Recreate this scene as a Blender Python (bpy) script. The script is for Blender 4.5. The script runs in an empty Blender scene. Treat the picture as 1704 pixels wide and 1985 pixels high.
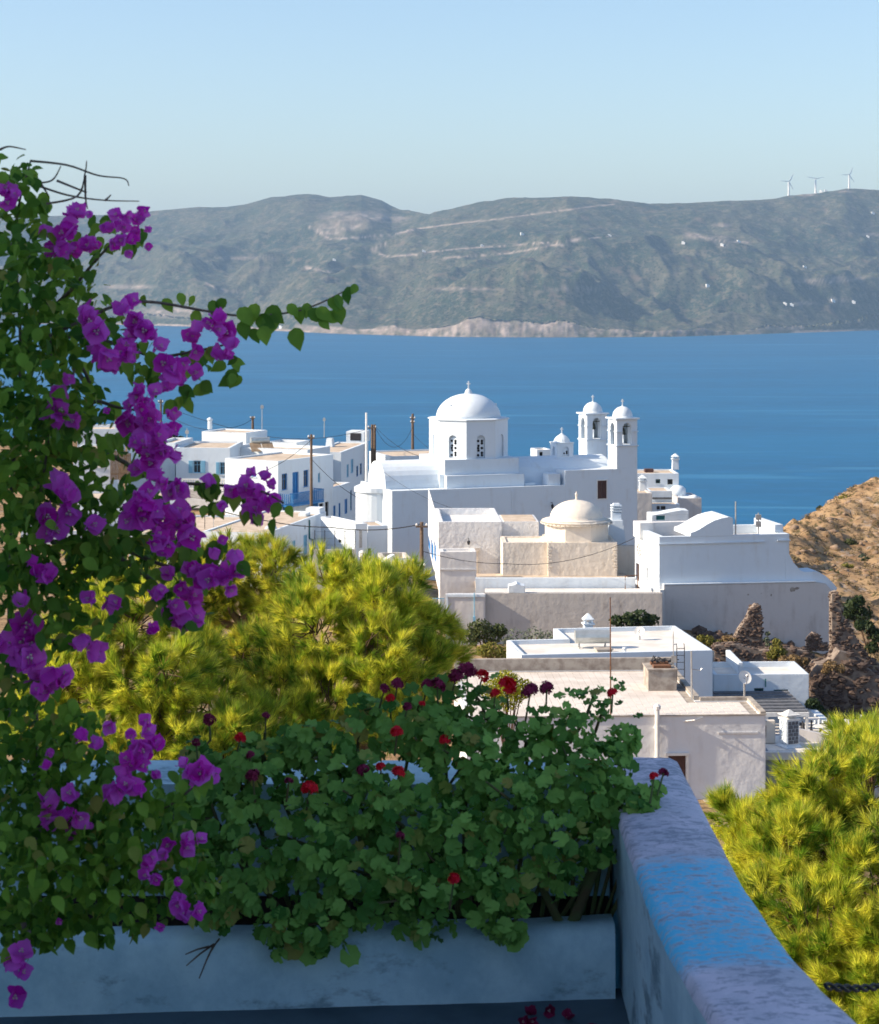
import bpy, math, random
import numpy as np
from mathutils import Vector, Matrix, noise

# ------------------------------------------------------------------ camera, sky, sun, exposure
F, CU, HV = 4000.0, 852.0, 545.0          # focal length and horizon of the photograph, in its pixels
SEA = -220.0                              # sea level below the eye
scn = bpy.context.scene
COL = scn.collection
cam_d = bpy.data.cameras.new('camera')
cam = bpy.data.objects.new('camera', cam_d); COL.objects.link(cam)
cam.rotation_euler = (math.radians(90), 0, 0)
cam_d.sensor_fit = 'VERTICAL'; cam_d.sensor_height = 36.0
cam_d.lens = 36.0 * F / 1985.0
cam_d.shift_y = (HV - 992.5) / 1985.0
cam_d.clip_start = 0.1; cam_d.clip_end = 60000
cam_d.dof.use_dof = True
cam_d.dof.focus_distance = 13.0
cam_d.dof.aperture_fstop = cam_d.lens / 1000 / 0.0058
scn.camera = cam

SUN_E, SUN_A = math.radians(31), math.radians(8)
sun_dir = Vector((-math.cos(SUN_E) * math.cos(SUN_A), -math.cos(SUN_E) * math.sin(SUN_A), math.sin(SUN_E)))
world = bpy.data.worlds.new('World'); scn.world = world
world.use_nodes = True
nt = world.node_tree; nt.nodes.clear()
sky = nt.nodes.new('ShaderNodeTexSky'); sky.sky_type = 'NISHITA'; sky.sun_disc = False
sky.sun_elevation = SUN_E
sky.sun_rotation = math.atan2(sun_dir.x, sun_dir.y)
sky.altitude = 200; sky.air_density = 1.0; sky.dust_density = 1.3; sky.ozone_density = 2.6
bg = nt.nodes.new('ShaderNodeBackground'); bg.inputs['Strength'].default_value = 0.122
wo = nt.nodes.new('ShaderNodeOutputWorld')
nt.links.new(sky.outputs[0], bg.inputs[0]); nt.links.new(bg.outputs[0], wo.inputs[0])
sl = bpy.data.lights.new('sun', 'SUN'); sl.energy = 4.9; sl.angle = math.radians(0.53); sl.color = (1.0, 0.85, 0.66)
sun = bpy.data.objects.new('sun', sl); COL.objects.link(sun)
sun.rotation_euler = sun_dir.to_track_quat('Z', 'Y').to_euler()
scn.view_settings.view_transform = 'Standard'; scn.view_settings.look = 'None'
scn.view_settings.exposure = 0.72; scn.view_settings.gamma = 1.0
scn.view_settings.use_curve_mapping = False
scn.render.engine = 'CYCLES'
scn.cycles.max_bounces = 6; scn.cycles.transparent_max_bounces = 8
scn.cycles.volume_bounces = 0; scn.cycles.diffuse_bounces = 4

# ------------------------------------------------------------------ helpers
rnd = random.Random(7)
def R(d): return math.radians(d)
def P(u, v, Y): return Vector(((u - CU) * Y / F, Y, -(v - HV) * Y / F))
def lerp(a, b, t): return a + (b - a) * t
def interp(pts, x): return float(np.interp(x, [p[0] for p in pts], [p[1] for p in pts]))

class MB:
    """collects polygons for ONE mesh object"""
    def __init__(s): s.v = []; s.f = []; s.m = []; s.mi = 0
    def add(s, vs, fs):
        o = len(s.v); s.v.extend(vs)
        for f in fs: s.f.append(tuple(i + o for i in f)); s.m.append(s.mi)
        return s
    def quad(s, a, b, c, d): return s.add([a, b, c, d], [(0, 1, 2, 3)])
    def box(s, x0, x1, y0, y1, z0, z1, tx=0, ty=0):
        return s.add([(x0, y0, z0), (x1, y0, z0), (x1, y1, z0), (x0, y1, z0),
                      (x0 + tx, y0 + ty, z1), (x1 - tx, y0 + ty, z1), (x1 - tx, y1 - ty, z1), (x0 + tx, y1 - ty, z1)],
                     [(3, 2, 1, 0), (4, 5, 6, 7), (0, 1, 5, 4), (1, 2, 6, 5), (2, 3, 7, 6), (3, 0, 4, 7)])
    def prism(s, poly, a, b):
        """poly: list of (p, q); a, b: functions placing (p, q) on the two end faces"""
        n = len(poly); vs = [tuple(a(*p)) for p in poly] + [tuple(b(*p)) for p in poly]
        fs = [tuple(range(n))[::-1], tuple(range(n, 2 * n))]
        fs += [(i, (i + 1) % n, n + (i + 1) % n, n + i) for i in range(n)]
        return s.add(vs, fs)
    def lathe(s, prof, cx=0, cy=0, n=16, rot=0.0):
        vs = []; fs = []
        for r, z in prof:
            for k in range(n):
                a = rot + 2 * math.pi * k / n; vs.append((cx + r * math.cos(a), cy + r * math.sin(a), z))
        for i in range(len(prof) - 1):
            for k in range(n):
                fs.append((i * n + k, i * n + (k + 1) % n, (i + 1) * n + (k + 1) % n, (i + 1) * n + k))
        fs.append(tuple(range(n))[::-1]); fs.append(tuple((len(prof) - 1) * n + k for k in range(n)))
        return s.add(vs, fs)
    def tube(s, pts, r, n=6, r1=None):
        pts = [Vector(p) for p in pts]; vs = []; fs = []; m = len(pts)
        for i, p in enumerate(pts):
            d = (pts[min(i + 1, m - 1)] - pts[max(i - 1, 0)])
            d = d.normalized() if d.length > 1e-9 else Vector((0, 0, 1))
            up = Vector((0, 0, 1)) if abs(d.z) < .95 else Vector((1, 0, 0))
            a = d.cross(up).normalized(); b = d.cross(a)
            rr = r if r1 is None else lerp(r, r1, i / max(1, m - 1))
            for k in range(n):
                t = 2 * math.pi * k / n; vs.append(tuple(p + a * (rr * math.cos(t)) + b * (rr * math.sin(t))))
        for i in range(m - 1):
            for k in range(n):
                fs.append((i * n + k, i * n + (k + 1) % n, (i + 1) * n + (k + 1) % n, (i + 1) * n + k))
        fs.append(tuple(range(n))); fs.append(tuple((m - 1) * n + k for k in range(n))[::-1])
        return s.add(vs, fs)
    def mesh(s, name, mats, smooth=False):
        me = bpy.data.meshes.new(name)
        me.from_pydata([tuple(v) for v in s.v], [], s.f)
        for m in (mats if isinstance(mats, (list, tuple)) else [mats]): me.materials.append(m)
        if any(s.m): me.polygons.foreach_set('material_index', s.m)
        if smooth: me.polygons.foreach_set('use_smooth', [True] * len(s.f))
        me.update()
        return me
    def build(s, name, mats, parent=None, smooth=False, loc=None, rz=0):
        return link(name, s.mesh(name, mats, smooth), parent, loc, rz)

def link(name, me, parent=None, loc=None, rz=0):
    o = bpy.data.objects.new(name, me); COL.objects.link(o)
    if parent: o.parent = parent
    if loc is not None: o.location = loc
    if rz: o.rotation_euler = (0, 0, rz)
    return o
def tag(o, label=None, cat=None, group=None, kind=None):
    if label: o['label'] = label
    if cat: o['category'] = cat
    if group: o['group'] = group
    if kind: o['kind'] = kind
    return o
def thing(name, label, cat, loc=(0, 0, 0), rz=0, group=None):
    o = bpy.data.objects.new(name, None); COL.objects.link(o)
    o.location = loc; o.rotation_euler = (0, 0, rz); o.empty_display_size = .2
    return tag(o, label, cat, group)
def copy_tree(o, parent=None):
    c = o.copy(); COL.objects.link(c)
    if parent: c.parent = parent
    for ch in list(o.children): copy_tree(ch, c)
    return c
def fast_mesh(name, V, T, mats, smooth=False, mi=None):
    """V (n,3), T (m,3) numpy arrays"""
    me = bpy.data.meshes.new(name); n = len(V); m = len(T); k = T.shape[1]
    me.vertices.add(n); me.vertices.foreach_set('co', np.asarray(V, np.float32).ravel())
    me.loops.add(m * k); me.loops.foreach_set('vertex_index', np.asarray(T, np.int32).ravel())
    me.polygons.add(m); me.polygons.foreach_set('loop_start', np.arange(0, m * k, k, dtype=np.int32))
    for q in (mats if isinstance(mats, (list, tuple)) else [mats]): me.materials.append(q)
    if mi is not None: me.polygons.foreach_set('material_index', np.asarray(mi, np.int32))
    if smooth: me.polygons.foreach_set('use_smooth', np.ones(m, bool))
    me.update(calc_edges=True); me.validate()
    return me

# ------------------------------------------------------------------ materials
class NT:
    def __init__(s, name):
        s.m = bpy.data.materials.new(name); s.m.use_nodes = True
        s.t = s.m.node_tree; s.b = s.t.nodes['Principled BSDF']; s.o = s.t.nodes['Material Output']
        s.tc = s.t.nodes.new('ShaderNodeTexCoord')
    def n(s, t, **kw):
        x = s.t.nodes.new('ShaderNode' + t)
        for k, v in kw.items(): setattr(x, k, v)
        return x
    def l(s, a, b): s.t.links.new(a, b)
    def mapped(s, scale=(1, 1, 1), src='Object'):
        mp = s.n('Mapping'); mp.inputs['Scale'].default_value = scale
        s.l(s.tc.outputs[src], mp.inputs[0]); return mp.outputs[0]
    def noise(s, scale, detail=4, rough=.55, vec=None, dist=0):
        x = s.n('TexNoise'); x.inputs['Scale'].default_value = scale; x.inputs['Detail'].default_value = detail
        x.inputs['Roughness'].default_value = rough; x.inputs['Distortion'].default_value = dist
        s.l(vec if vec is not None else s.tc.outputs['Object'], x.inputs['Vector']); return x.outputs['Fac']
    def ramp(s, fac, stops):
        x = s.n('ValToRGB'); e = x.color_ramp.elements
        while len(e) < len(stops): e.new(.5)
        for i, (p, c) in enumerate(stops):
            e[i].position = p; e[i].color = (*c, 1) if len(c) == 3 else c
        s.l(fac, x.inputs[0]); return x.outputs[0]
    def step(s, fac, a, b):
        x = s.n('MapRange'); x.inputs[1].default_value = a; x.inputs[2].default_value = b; x.interpolation_type = 'SMOOTHSTEP'
        s.l(fac, x.inputs[0]); return x.outputs[0]
    def mix(s, fac, a, b, blend='MIX'):
        x = s.n('MixRGB', blend_type=blend)
        for i, q in ((0, fac), (1, a), (2, b)):
            if hasattr(q, 'node'): s.l(q, x.inputs[i])
            else: x.inputs[i].default_value = q if i == 0 else (*q, 1)
        return x.outputs[0]
    def math(s, op, a, b=0.0):
        x = s.n('Math', operation=op)
        for i, q in ((0, a), (1, b)):
            if hasattr(q, 'node'): s.l(q, x.inputs[i])
            else: x.inputs[i].default_value = q
        return x.outputs[0]
    def color(s, q):
        if hasattr(q, 'node'): s.l(q, s.b.inputs['Base Color'])
        else: s.b.inputs['Base Color'].default_value = (*q, 1)
    def bump(s, h, dist, strength=1.0, bev=0):
        x = s.n('Bump')
        if bev: q = s.n('Bevel', samples=3); q.inputs['Radius'].default_value = bev; s.l(q.outputs[0], x.inputs['Normal']); x.inputs['Distance'].default_value = dist; x.inputs['Strength'].default_value = strength
        s.l(h, x.inputs['Height']); s.l(x.outputs[0], s.b.inputs['Normal'])
    def rough(s, r, spec=.3):
        s.b.inputs['Roughness'].default_value = r; s.b.inputs['Specular IOR Level'].default_value = spec

def plaster(name, c, dirt, amount=.35, bump=.02, bscale=3.0, streak=True):
    t = NT(name); a = t.noise(.9, 5, .6); b = t.noise(1.0, 4, .6, t.mapped((2.5, 2.5, .35)))
    d = t.step(t.math('ADD', a, b) if streak else t.math('MULTIPLY', a, 2.0), 1.0, 1.45)
    t.color(t.mix(t.math('MULTIPLY', d, amount), c, dirt)); t.rough(.85, .2)
    t.bump(t.math('ADD', t.math('MULTIPLY', t.noise(bscale, 5, .6), bump / .05), t.math('MULTIPLY', t.noise(.7, 3, .5), .9)), .05, 1.0, .07)
    return t.m
def simple(name, c, c2=None, scale=6.0, rough=.6, spec=.3, bump=0, metal=0):
    t = NT(name); f = t.noise(scale, 4, .6)
    t.color(t.mix(t.step(f, .35, .68), c, c2 if c2 else tuple(q * .72 for q in c))); t.rough(rough, spec)
    t.b.inputs['Metallic'].default_value = metal
    if bump: t.bump(t.noise(scale * 2.5, 4), bump)
    return t.m
def leafmat(name, c1, c2, trans=.35, rough=.5, c3=None):
    t = NT(name); g = t.n('NewGeometry'); oi = t.n('ObjectInfo')
    r = t.math('FRACT', t.math('ADD', g.outputs['Random Per Island'], oi.outputs['Random']))
    stops = [(0, c1), (.8, c2)] + ([(.93, c2), (.98, c3)] if c3 else [])
    col = t.ramp(r, stops)
    col = t.mix(t.math('MULTIPLY', t.noise(40, 3), .5), col, tuple(q * .75 for q in c1))
    t.color(col); t.rough(max(rough, .55), .22)
    tr = t.n('BsdfTranslucent'); t.l(col, tr.inputs[0]); mx = t.n('MixShader'); mx.inputs[0].default_value = trans
    t.l(t.b.outputs[0], mx.inputs[1]); t.l(tr.outputs[0], mx.inputs[2]); t.l(mx.outputs[0], t.o.inputs[0])
    return t.m

WHITE = plaster('whitewash', (.665, .73, .785), (.50, .48, .45), .42, .012, 3)
WHITE2 = plaster('whitewash_worn', (.71, .70, .685), (.50, .46, .40), .5, .02, 3)
ROUGHW = plaster('whitewash_lumpy', (.71, .72, .73), (.56, .53, .48), .35, .09, 2.6)
CREAM = plaster('cream_plaster', (.73, .66, .57), (.50, .41, .31), .5, .03, 3)
CREAMR = plaster('cream_plaster_rough', (.70, .635, .55), (.46, .37, .28), .6, .08, 2.2)
GREYP = plaster('weathered_grey_plaster', (.50, .47, .44), (.27, .24, .22), .75, .03, 2.5)
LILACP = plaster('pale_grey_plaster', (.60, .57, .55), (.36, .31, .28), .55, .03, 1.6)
APTW = plaster('streaky_offwhite_plaster', (.72, .725, .73), (.56, .53, .50), .45, .035, 1.8)
ROOF = simple('beige_roof_screed', (.60, .50, .40), (.46, .37, .28), 1.2, .9, .1, .01)
ROOFW = simple('white_roof_screed', (.74, .71, .67), (.62, .58, .53), .8, .9, .1, .01)
CONC = simple('weathered_concrete', (.42, .38, .33), (.26, .22, .19), 2.5, .9, .1, .02)
TILE = simple('roof_paver', (.70, .64, .58), (.58, .52, .46), 1.1, .85, .15)
BLUE = simple('blue_paint', (.02, .16, .42), (.03, .22, .5), 3, .45)
SKYB = simple('pale_blue_paint', (.22, .46, .62), (.18, .40, .56), 3, .5)
TEAL = simple('teal_paint', (.03, .17, .18), None, 3, .5)
DGREEN = simple('dark_green_paint', (.012, .07, .075), None, 3, .5)
BROWN = simple('brown_paint', (.07, .035, .03), (.11, .055, .045), 3, .6)
WOOD = simple('pole_wood', (.20, .14, .10), (.11, .08, .06), 9, .85, .1)
WOODL = simple('pale_wood', (.38, .24, .13), (.25, .15, .08), 7, .8, .1)
METAL = simple('galvanised_metal', (.50, .50, .50), (.36, .36, .36), 6, .4, .5, 0, .7)
TANKM = simple('tank_aluminium', (.60, .62, .60), (.48, .50, .47), 2, .35, .5, 0, .6)
DARKM = simple('dark_iron', (.035, .035, .04), None, 6, .6)
CABLE = simple('black_cable', (.012, .012, .014), None, 6, .6)
WPAINT = simple('white_paint', (.80, .79, .76), (.70, .68, .64), 4, .5)
RUST = simple('rusty_metal', (.22, .11, .06), (.12, .06, .04), 9, .85, .1)
SLATE = simple('dark_slate_stone', (.10, .11, .125), (.17, .17, .18), 7, .8, .2, .02)
STONE = simple('volcanic_stone', (.155, .112, .09), (.06, .043, .038), 2.2, .95, .1, .05)
MORTAR = simple('ruin_mortar', (.27, .22, .18), (.15, .115, .095), 3, .95, .1, .05)
TERRA = simple('terracotta', (.36, .16, .08), (.26, .12, .07), 8, .8, .15)
BRONZE = simple('bell_bronze', (.05, .06, .055), (.08, .075, .05), 6, .5, .5, 0, .6)
PANEL = simple('solar_panel_back', (.36, .26, .17), (.26, .18, .11), 3, .5)
def glass():
    t = NT('window_glass'); t.color((.02, .03, .04)); t.rough(.08, .6); return t.m
GLASS = glass()
BLACK = simple('dark_hollow', (.012, .012, .014), None, 3, .9, .05)
# ------------------------------------------------------------------ the setting: sea, far coast, ground
def sea():
    t = NT('sea_water')
    pos = t.mapped((.0011, .004, 1)); big = t.noise(1.0, 5, .6, pos, .6)
    streak = t.noise(1.0, 3, .5, t.mapped((.0012, .013, 1)), .8)
    fine = t.noise(1.0, 3, .6, t.mapped((.02, .035, 1)))
    c = t.mix(t.step(big, .3, .7), (.0, .083, .195), (.0, .110, .245))
    c = t.mix(t.math('MULTIPLY', t.step(streak, .60, .68), .5), c, (.04, .20, .36))
    c = t.mix(t.math('MULTIPLY', t.step(fine, .45, .7), .5), c, (.002, .125, .31))
    t.color(c); t.rough(.42, .06)
    t.bump(t.noise(1.0, 4, .65, t.mapped((.05, .12, 1))), 1.2, .8)
    mb = MB(); mb.quad((-16000, -1500, SEA), (16000, -1500, SEA), (16000, 17500, SEA), (-16000, 17500, SEA))
    o = mb.build('sea', t.m); tag(o, 'deep blue sea between the village and the far hills', kind='structure')
sea()

CREST = [(-2500, 440), (-900, 430), (0, 424), (200, 419), (280, 413), (385, 404), (440, 405), (480, 398), (520, 386), (600, 379), (640, 383), (700, 379), (740, 390), (775, 408), (830, 416), (870, 408), (940, 392), (1000, 386), (1120, 385), (1200, 390), (1270, 396), (1400, 393), (1500, 389), (1530, 383), (1590, 377), (1640, 368), (1704, 371), (2000, 362), (2600, 385), (4200, 430)]
SHORE = [(-2500, 640), (-900, 636), (0, 630), (280, 625), (360, 628), (420, 640), (590, 641), (640, 650), (1000, 655), (1250, 653), (1480, 652), (1545, 649), (1575, 639), (1704, 637), (2600, 634), (4200, 640)]
CDIST = [(-2500, 13000), (0, 12800), (480, 12400), (760, 12200), (840, 11200), (1100, 10600), (1704, 11000), (4200, 11600)]
def fbm(x, y, o, ridged=False):
    s = 0; a = 1; n = 0
    for i in range(o):
        q = noise.noise(Vector((x, y, 7.3 + 3 * i)))
        s += a * ((1 - 2 * abs(q)) if ridged else q); n += a; a *= .5; x *= 2.03; y *= 2.03
    return s / n
_su = np.arange(-2500, 4200, 20.0); _sm = np.convolve(np.pad(np.array([interp(SHORE, q) for q in _su]), 12, 'edge'), np.ones(25) / 25, 'valid')
SHORE = [(float(a), float(b)) for a, b in zip(_su, _sm)]
def far_z(u, d):
    vs = interp(SHORE, u); S = -SEA * F / (vs - HV)
    C = interp(CDIST, u); hc = (HV - interp(CREST, u)) / F * C
    if d < S - 5: return SEA - 1.0
    t = max(0.0, (d - S) / (C - S)); x = (u - CU) / F * d
    if t <= 1:
        g = .30 * t + .70 * t ** 1.7
        z = SEA + (hc - SEA) * g
        w = min(1, t * 5) * (1 - t) ** .6
        z += w * (360 * fbm(x / 1500, d / 1700, 3, True) + 160 * fbm(x / 600 + 9, d / 620, 4, True) - 170)
        z += min(1, t * 8) * 20 * fbm(x / 130, d / 150, 4, True) * (1 - .7 * t)
        cl = max(0, min(1, (u - 570) / 90)) * max(0, min(1, (1570 - u) / 220))
        hcl = 8 + 46 * max(0, fbm(u / 60, 1.7, 4) + .12) + 26 * math.exp(-((u - 960) / 120) ** 2)
        jag = 18 * fbm(u / 9, d / 40, 3)
        z += cl * hcl * min(1, max(0, (d - S + jag) / 45)) * math.exp(-max(0, d - S - 60) / 260) + (1 - cl) * 4 * min(1, max(0, (d - S) / 60))
        z = max(z, SEA + .4 + min(6, (d - S) * .04))
    else:
        z = hc - (d - C) * .16 + 6 * fbm(x / 110, d / 150, 3)
    return z
US = sorted(set([int(q) for q in np.arange(-1500, 3300, 22)] + [int(q) for q in np.arange(-60, 1780, 3)]))
TS = [(-40, 0)] + [(q, 0) for q in (-12, -4, 4, 12, 20, 30, 42, 60, 90)] + [(0, q) for q in np.linspace(.03, 1, 150)] + [(150, 1), (400, 1), (900, 1), (1800, 1)]
TRACKS = [([(790, 446), (880, 434), (960, 425), (1060, 412), (1150, 400), (1190, 396)], 1.3), ([(600, 440), (625, 455), (640, 464), (700, 460), (760, 455), (800, 446)], 1.6), ([(722, 484), (735, 478), (752, 472)], 1.7), ([(722, 486), (750, 497), (820, 493)], 1.7), ([(820, 490), (890, 482), (960, 478), (1090, 468), (1180, 458)], 1.3), ([(592, 518), (612, 522), (640, 528)], 1.8), ([(1330, 452), (1390, 466), (1450, 470)], 1.8), ([(400, 548), (420, 560), (460, 566)], 1.5), ([(860, 500), (980, 492), (1085, 473)], 1.2)]
def far_land():
    V = []; pale = []
    spots = [(690, 420, 75, 12), (665, 438, 60, 10), (640, 450, 30, 6), (755, 425, 40, 7), (1345, 458, 26, 7), (1390, 462, 30, 6), (1400, 436, 24, 4), (1405, 478, 16, 5),
             (330, 605, 70, 12), (250, 556, 60, 5), (1622, 583, 26, 6), (1080, 475, 26, 3), (1690, 455, 22, 4), (1640, 372, 20, 3), (1560, 378, 26, 3), (1590, 545, 60, 6), (1100, 560, 70, 4), (900, 560, 80, 4), (1560, 588, 30, 4), (1640, 540, 40, 6), (480, 500, 60, 3)]
    for u in US:
        vs = interp(SHORE, u); S = -SEA * F / (vs - HV); C = interp(CDIST, u)
        for off, t in TS:
            d = lerp(S, C, t) + off; z = far_z(u, d)
            V.append(((u - CU) / F * d, d, z))
            v = HV - z / d * F
            p = 0
            for su, sv, ru, rv in spots:
                q = ((u - su) / ru) ** 2 + ((v - sv) / rv) ** 2
                if q < 1.6: p = max(p, min(1, 1.25 - q) * (.45 + 1.1 * fbm(u / 12, v / 5, 4)))
            if z < SEA + 75 and d < S + 70 and 570 < u < 1560: p = max(p, .45 + .25 * (z > SEA + 14) + 1.3 * fbm(u / 12, v / 12, 4) - .25 * (u > 1120))
            if z < SEA + 8 and not 600 < u < 1540: p = max(p, .8)
            for ln, wd in TRACKS:
                for (ua, va), (ub, vb) in zip(ln, ln[1:]):
                    if min(ua, ub) - 4 < u < max(ua, ub) + 4 and min(va, vb) - 4 < v < max(va, vb) + 4:
                        L2 = (ub - ua) ** 2 + (vb - va) ** 2; q = max(0, min(1, ((u - ua) * (ub - ua) + (v - va) * (vb - va)) / L2))
                        p = max(p, (1.25 - math.hypot((u - ua - q * (ub - ua)) * .6, v - va - q * (vb - va)) / wd) * .95)
            pale.append(max(0, min(1, p)))
    n = len(TS); T = [(i * n + j, (i + 1) * n + j, (i + 1) * n + j + 1, i * n + j + 1) for i in range(len(US) - 1) for j in range(n - 1)]
    t = NT('scrub_hillside')
    at = t.n('Attribute'); at.attribute_name = 'pale'
    pw = t.mapped((.001, .001, .001))
    a = t.noise(3.0, 6, .62, pw); b = t.noise(26, 5, .7, pw); c = t.noise(9, 4, .6, pw)
    vo = t.n('TexVoronoi'); vo.inputs['Scale'].default_value = 55; t.l(pw, vo.inputs['Vector'])
    veg = t.mix(t.step(a, .35, .65), (.026, .046, .030), (.075, .080, .052))
    veg = t.mix(t.math('MULTIPLY', t.step(b, .48, .62), .8), veg, (.15, .13, .092))
    veg = t.mix(t.math('MULTIPLY', t.step(vo.outputs['Distance'], .5, .15), .8), veg, (.010, .020, .010))
    veg = t.mix(t.math('MULTIPLY', t.step(c, .60, .72), .6), veg, (.17, .12, .09))
    veg = t.mix(t.math('MULTIPLY', t.step(t.noise(110, 3, .7, pw), .54, .64), .5), veg, (.17, .145, .11))
    rk = t.mix(t.step(b, .35, .65), (.42, .34, .29), (.21, .165, .14))
    t.color(t.mix(at.outputs['Fac'], veg, rk)); t.rough(.95, .05)
    t.bump(b, 40, 1.0)
    me = fast_mesh('far_coast', np.array(V), np.array(T), t.m, True)
    at = me.attributes.new('pale', 'FLOAT', 'POINT'); at.data.foreach_set('value', np.array(pale, np.float32))
    o = link('far_hills', me); tag(o, 'scrub covered hills with pale cliffs across the bay', kind='structure')
far_land()
def far_hit(u, v):
    C = interp(CDIST, u); S = -SEA * F / (interp(SHORE, u) - HV)
    d = S
    while d < C:
        if far_z(u, d) > -(v - HV) / F * d: break
        d += 25
    return Vector(((u - CU) / F * d, d, far_z(u, d)))

# ground below and around the village: control points interpolated with a radial spline
GP = [(-60, -40, -2.2), (0, -40, -2.2), (60, -40, -2.2), (-60, 5, -4), (0, 5.6, -4.6), (60, 5, -4), (-40, 15, -8), (0, 15, -8), (40, 15, -9),
      (-40, 35, -12), (0, 35, -12.5), (40, 35, -14.5), (-40, 60, -16.5), (0, 60, -16.8), (14, 60, -18), (40, 60, -21), (-40, 80, -19), (2, 80, -20.6), (16, 80, -20.8), (24, 80, -23), (45, 80, -27),
      (0, 98, -20.6), (12, 98, -20.8), (19, 97, -21.4), (2, 108, -20.0), (10, 110, -20.5), (17, 112, -20.6), (22, 112, -22), (26, 118, -23.6), (24, 105, -23.8), (36, 110, -27),
      (-10, 125, -21.2), (-25, 125, -21), (0, 125, -19.5), (10, 125, -19.2), (20, 124, -20.5), (27, 132, -24.5), (30, 160, -28.6), (36, 165, -28.9), (46, 165, -30), (20, 185, -31), (85, 330, -50),
      (-4, 150, -22.8), (-12, 150, -20.5), (-4, 165, -23.4), (10, 165, -23.6), (20, 172, -23.5), (-14, 170, -19.5), (-25, 185, -19), (-40, 190, -18.5), (-28, 230, -18.2), (-60, 230, -18), (-30, 260, -30), (-70, 270, -27),
      (-10, 210, -25), (5, 190, -28), (5, 220, -42), (20, 260, -70), (-40, 330, -60), (-100, 200, -17), (-120, 330, -50), (140, 250, -24), (160, 400, -70),
      (0, 420, -120), (-120, 500, -125), (120, 520, -130), (0, 700, -205), (-200, 700, -200), (200, 750, -205), (0, 900, -232), (-260, 900, -232), (260, 950, -232), (-260, 0, -10), (260, 0, -20), (-260, 300, -40), (260, 300, -40), (0, 1300, -240), (-300, 1300, -240), (300, 1300, -240)]
for _u, _v, _Y in ((1515, 1036, 203), (1540, 1018, 212), (1570, 1000, 222), (1600, 983, 233), (1630, 963, 245), (1655, 948, 258), (1704, 942, 268), (1800, 936, 280)):      # crest of the brown hill
    _p = P(_u, _v, _Y); GP.append(tuple(_p)); _t = .5; GP.append((lerp(_p.x, 33, .45), lerp(_p.y, 165, .45), lerp(_p.z, -28.6, .45) - .35)); GP.append((_p.x - 5, _p.y + 9, _p.z - 7)); GP.append((_p.x - 11, _p.y + 20, _p.z - 17))
_g = np.array(GP, float); _d = np.linalg.norm(_g[:, None, :2] - _g[None, :, :2], axis=2)
_A = np.zeros((len(GP) + 3,) * 2); _A[:-3, :-3] = _d; _A[:-3, -3] = 1; _A[:-3, -2:] = _g[:, :2]; _A[-3:, :-3] = _A[:-3, -3:].T
_w = np.linalg.solve(_A, np.r_[_g[:, 2], 0, 0, 0])
def wild_z(x, y):
    w = max(0, min(1, (x - 18) / 8)) * max(0, min(1, (y - 95) / 15)) * max(0, min(1, (420 - y) / 80))
    if w <= 0: return 0.0
    return w * (.9 * fbm(x / 11, y / 14, 4) + .55 * fbm(x / 3.6, y / 4.4, 3, True) + .8 * max(0, fbm(x / 1.7, y / 2.4, 3)) + .3 * fbm(x / .9, y / 1.3, 2, True) - .2)
def gz(x, y):
    d = np.hypot(_g[:, 0] - x, _g[:, 1] - y)
    return float(d @ _w[:-3] + _w[-3] + _w[-2] * x + _w[-1] * y)
def ground():
    xs = np.r_[np.linspace(-280, -60, 14), np.arange(-52, 20, 4.0), np.arange(20, 66, .42), np.arange(67, 80, 2), np.linspace(84, 280, 14)]
    ys = np.r_[np.arange(6.3, 96, 4.0), np.arange(97, 140, 1.0), np.arange(140, 285, .6), np.linspace(287, 330, 14), np.linspace(345, 1250, 30)]
    V = []
    for x in xs:
        for y in ys:
            z = gz(x, y)
            z += wild_z(x, y)
            V.append((x, y, max(z, SEA - .8)))
    n = len(ys); T = [(i * n + j, (i + 1) * n + j, (i + 1) * n + j + 1, i * n + j + 1) for i in range(len(xs) - 1) for j in range(n - 1)]
    t = NT('dry_hillside_soil')
    a = t.noise(.35, 6, .65); b = t.noise(1.6, 6, .7); c = t.noise(.09, 4, .6)
    col = t.mix(t.step(a, .35, .62), (.25, .155, .085), (.40, .27, .15))
    col = t.mix(t.math('MULTIPLY', t.step(b, .48, .62), .85), col, (.12, .082, .05))
    col = t.mix(t.math('MULTIPLY', t.step(t.noise(.5, 6, .75), .56, .62), .8), col, (.36, .29, .235))
    col = t.mix(t.math('MULTIPLY', t.step(t.noise(.8, 6, .75), .55, .62), .85), col, (.085, .08, .035))
    t.color(col); t.rough(.95, .05); t.bump(b, .5, .9)
    o = link('ground', fast_mesh('ground', np.array(V), np.array(T), t.m, True)); tag(o, 'dry brown hillside under and around the village', kind='structure')
ground()
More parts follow.
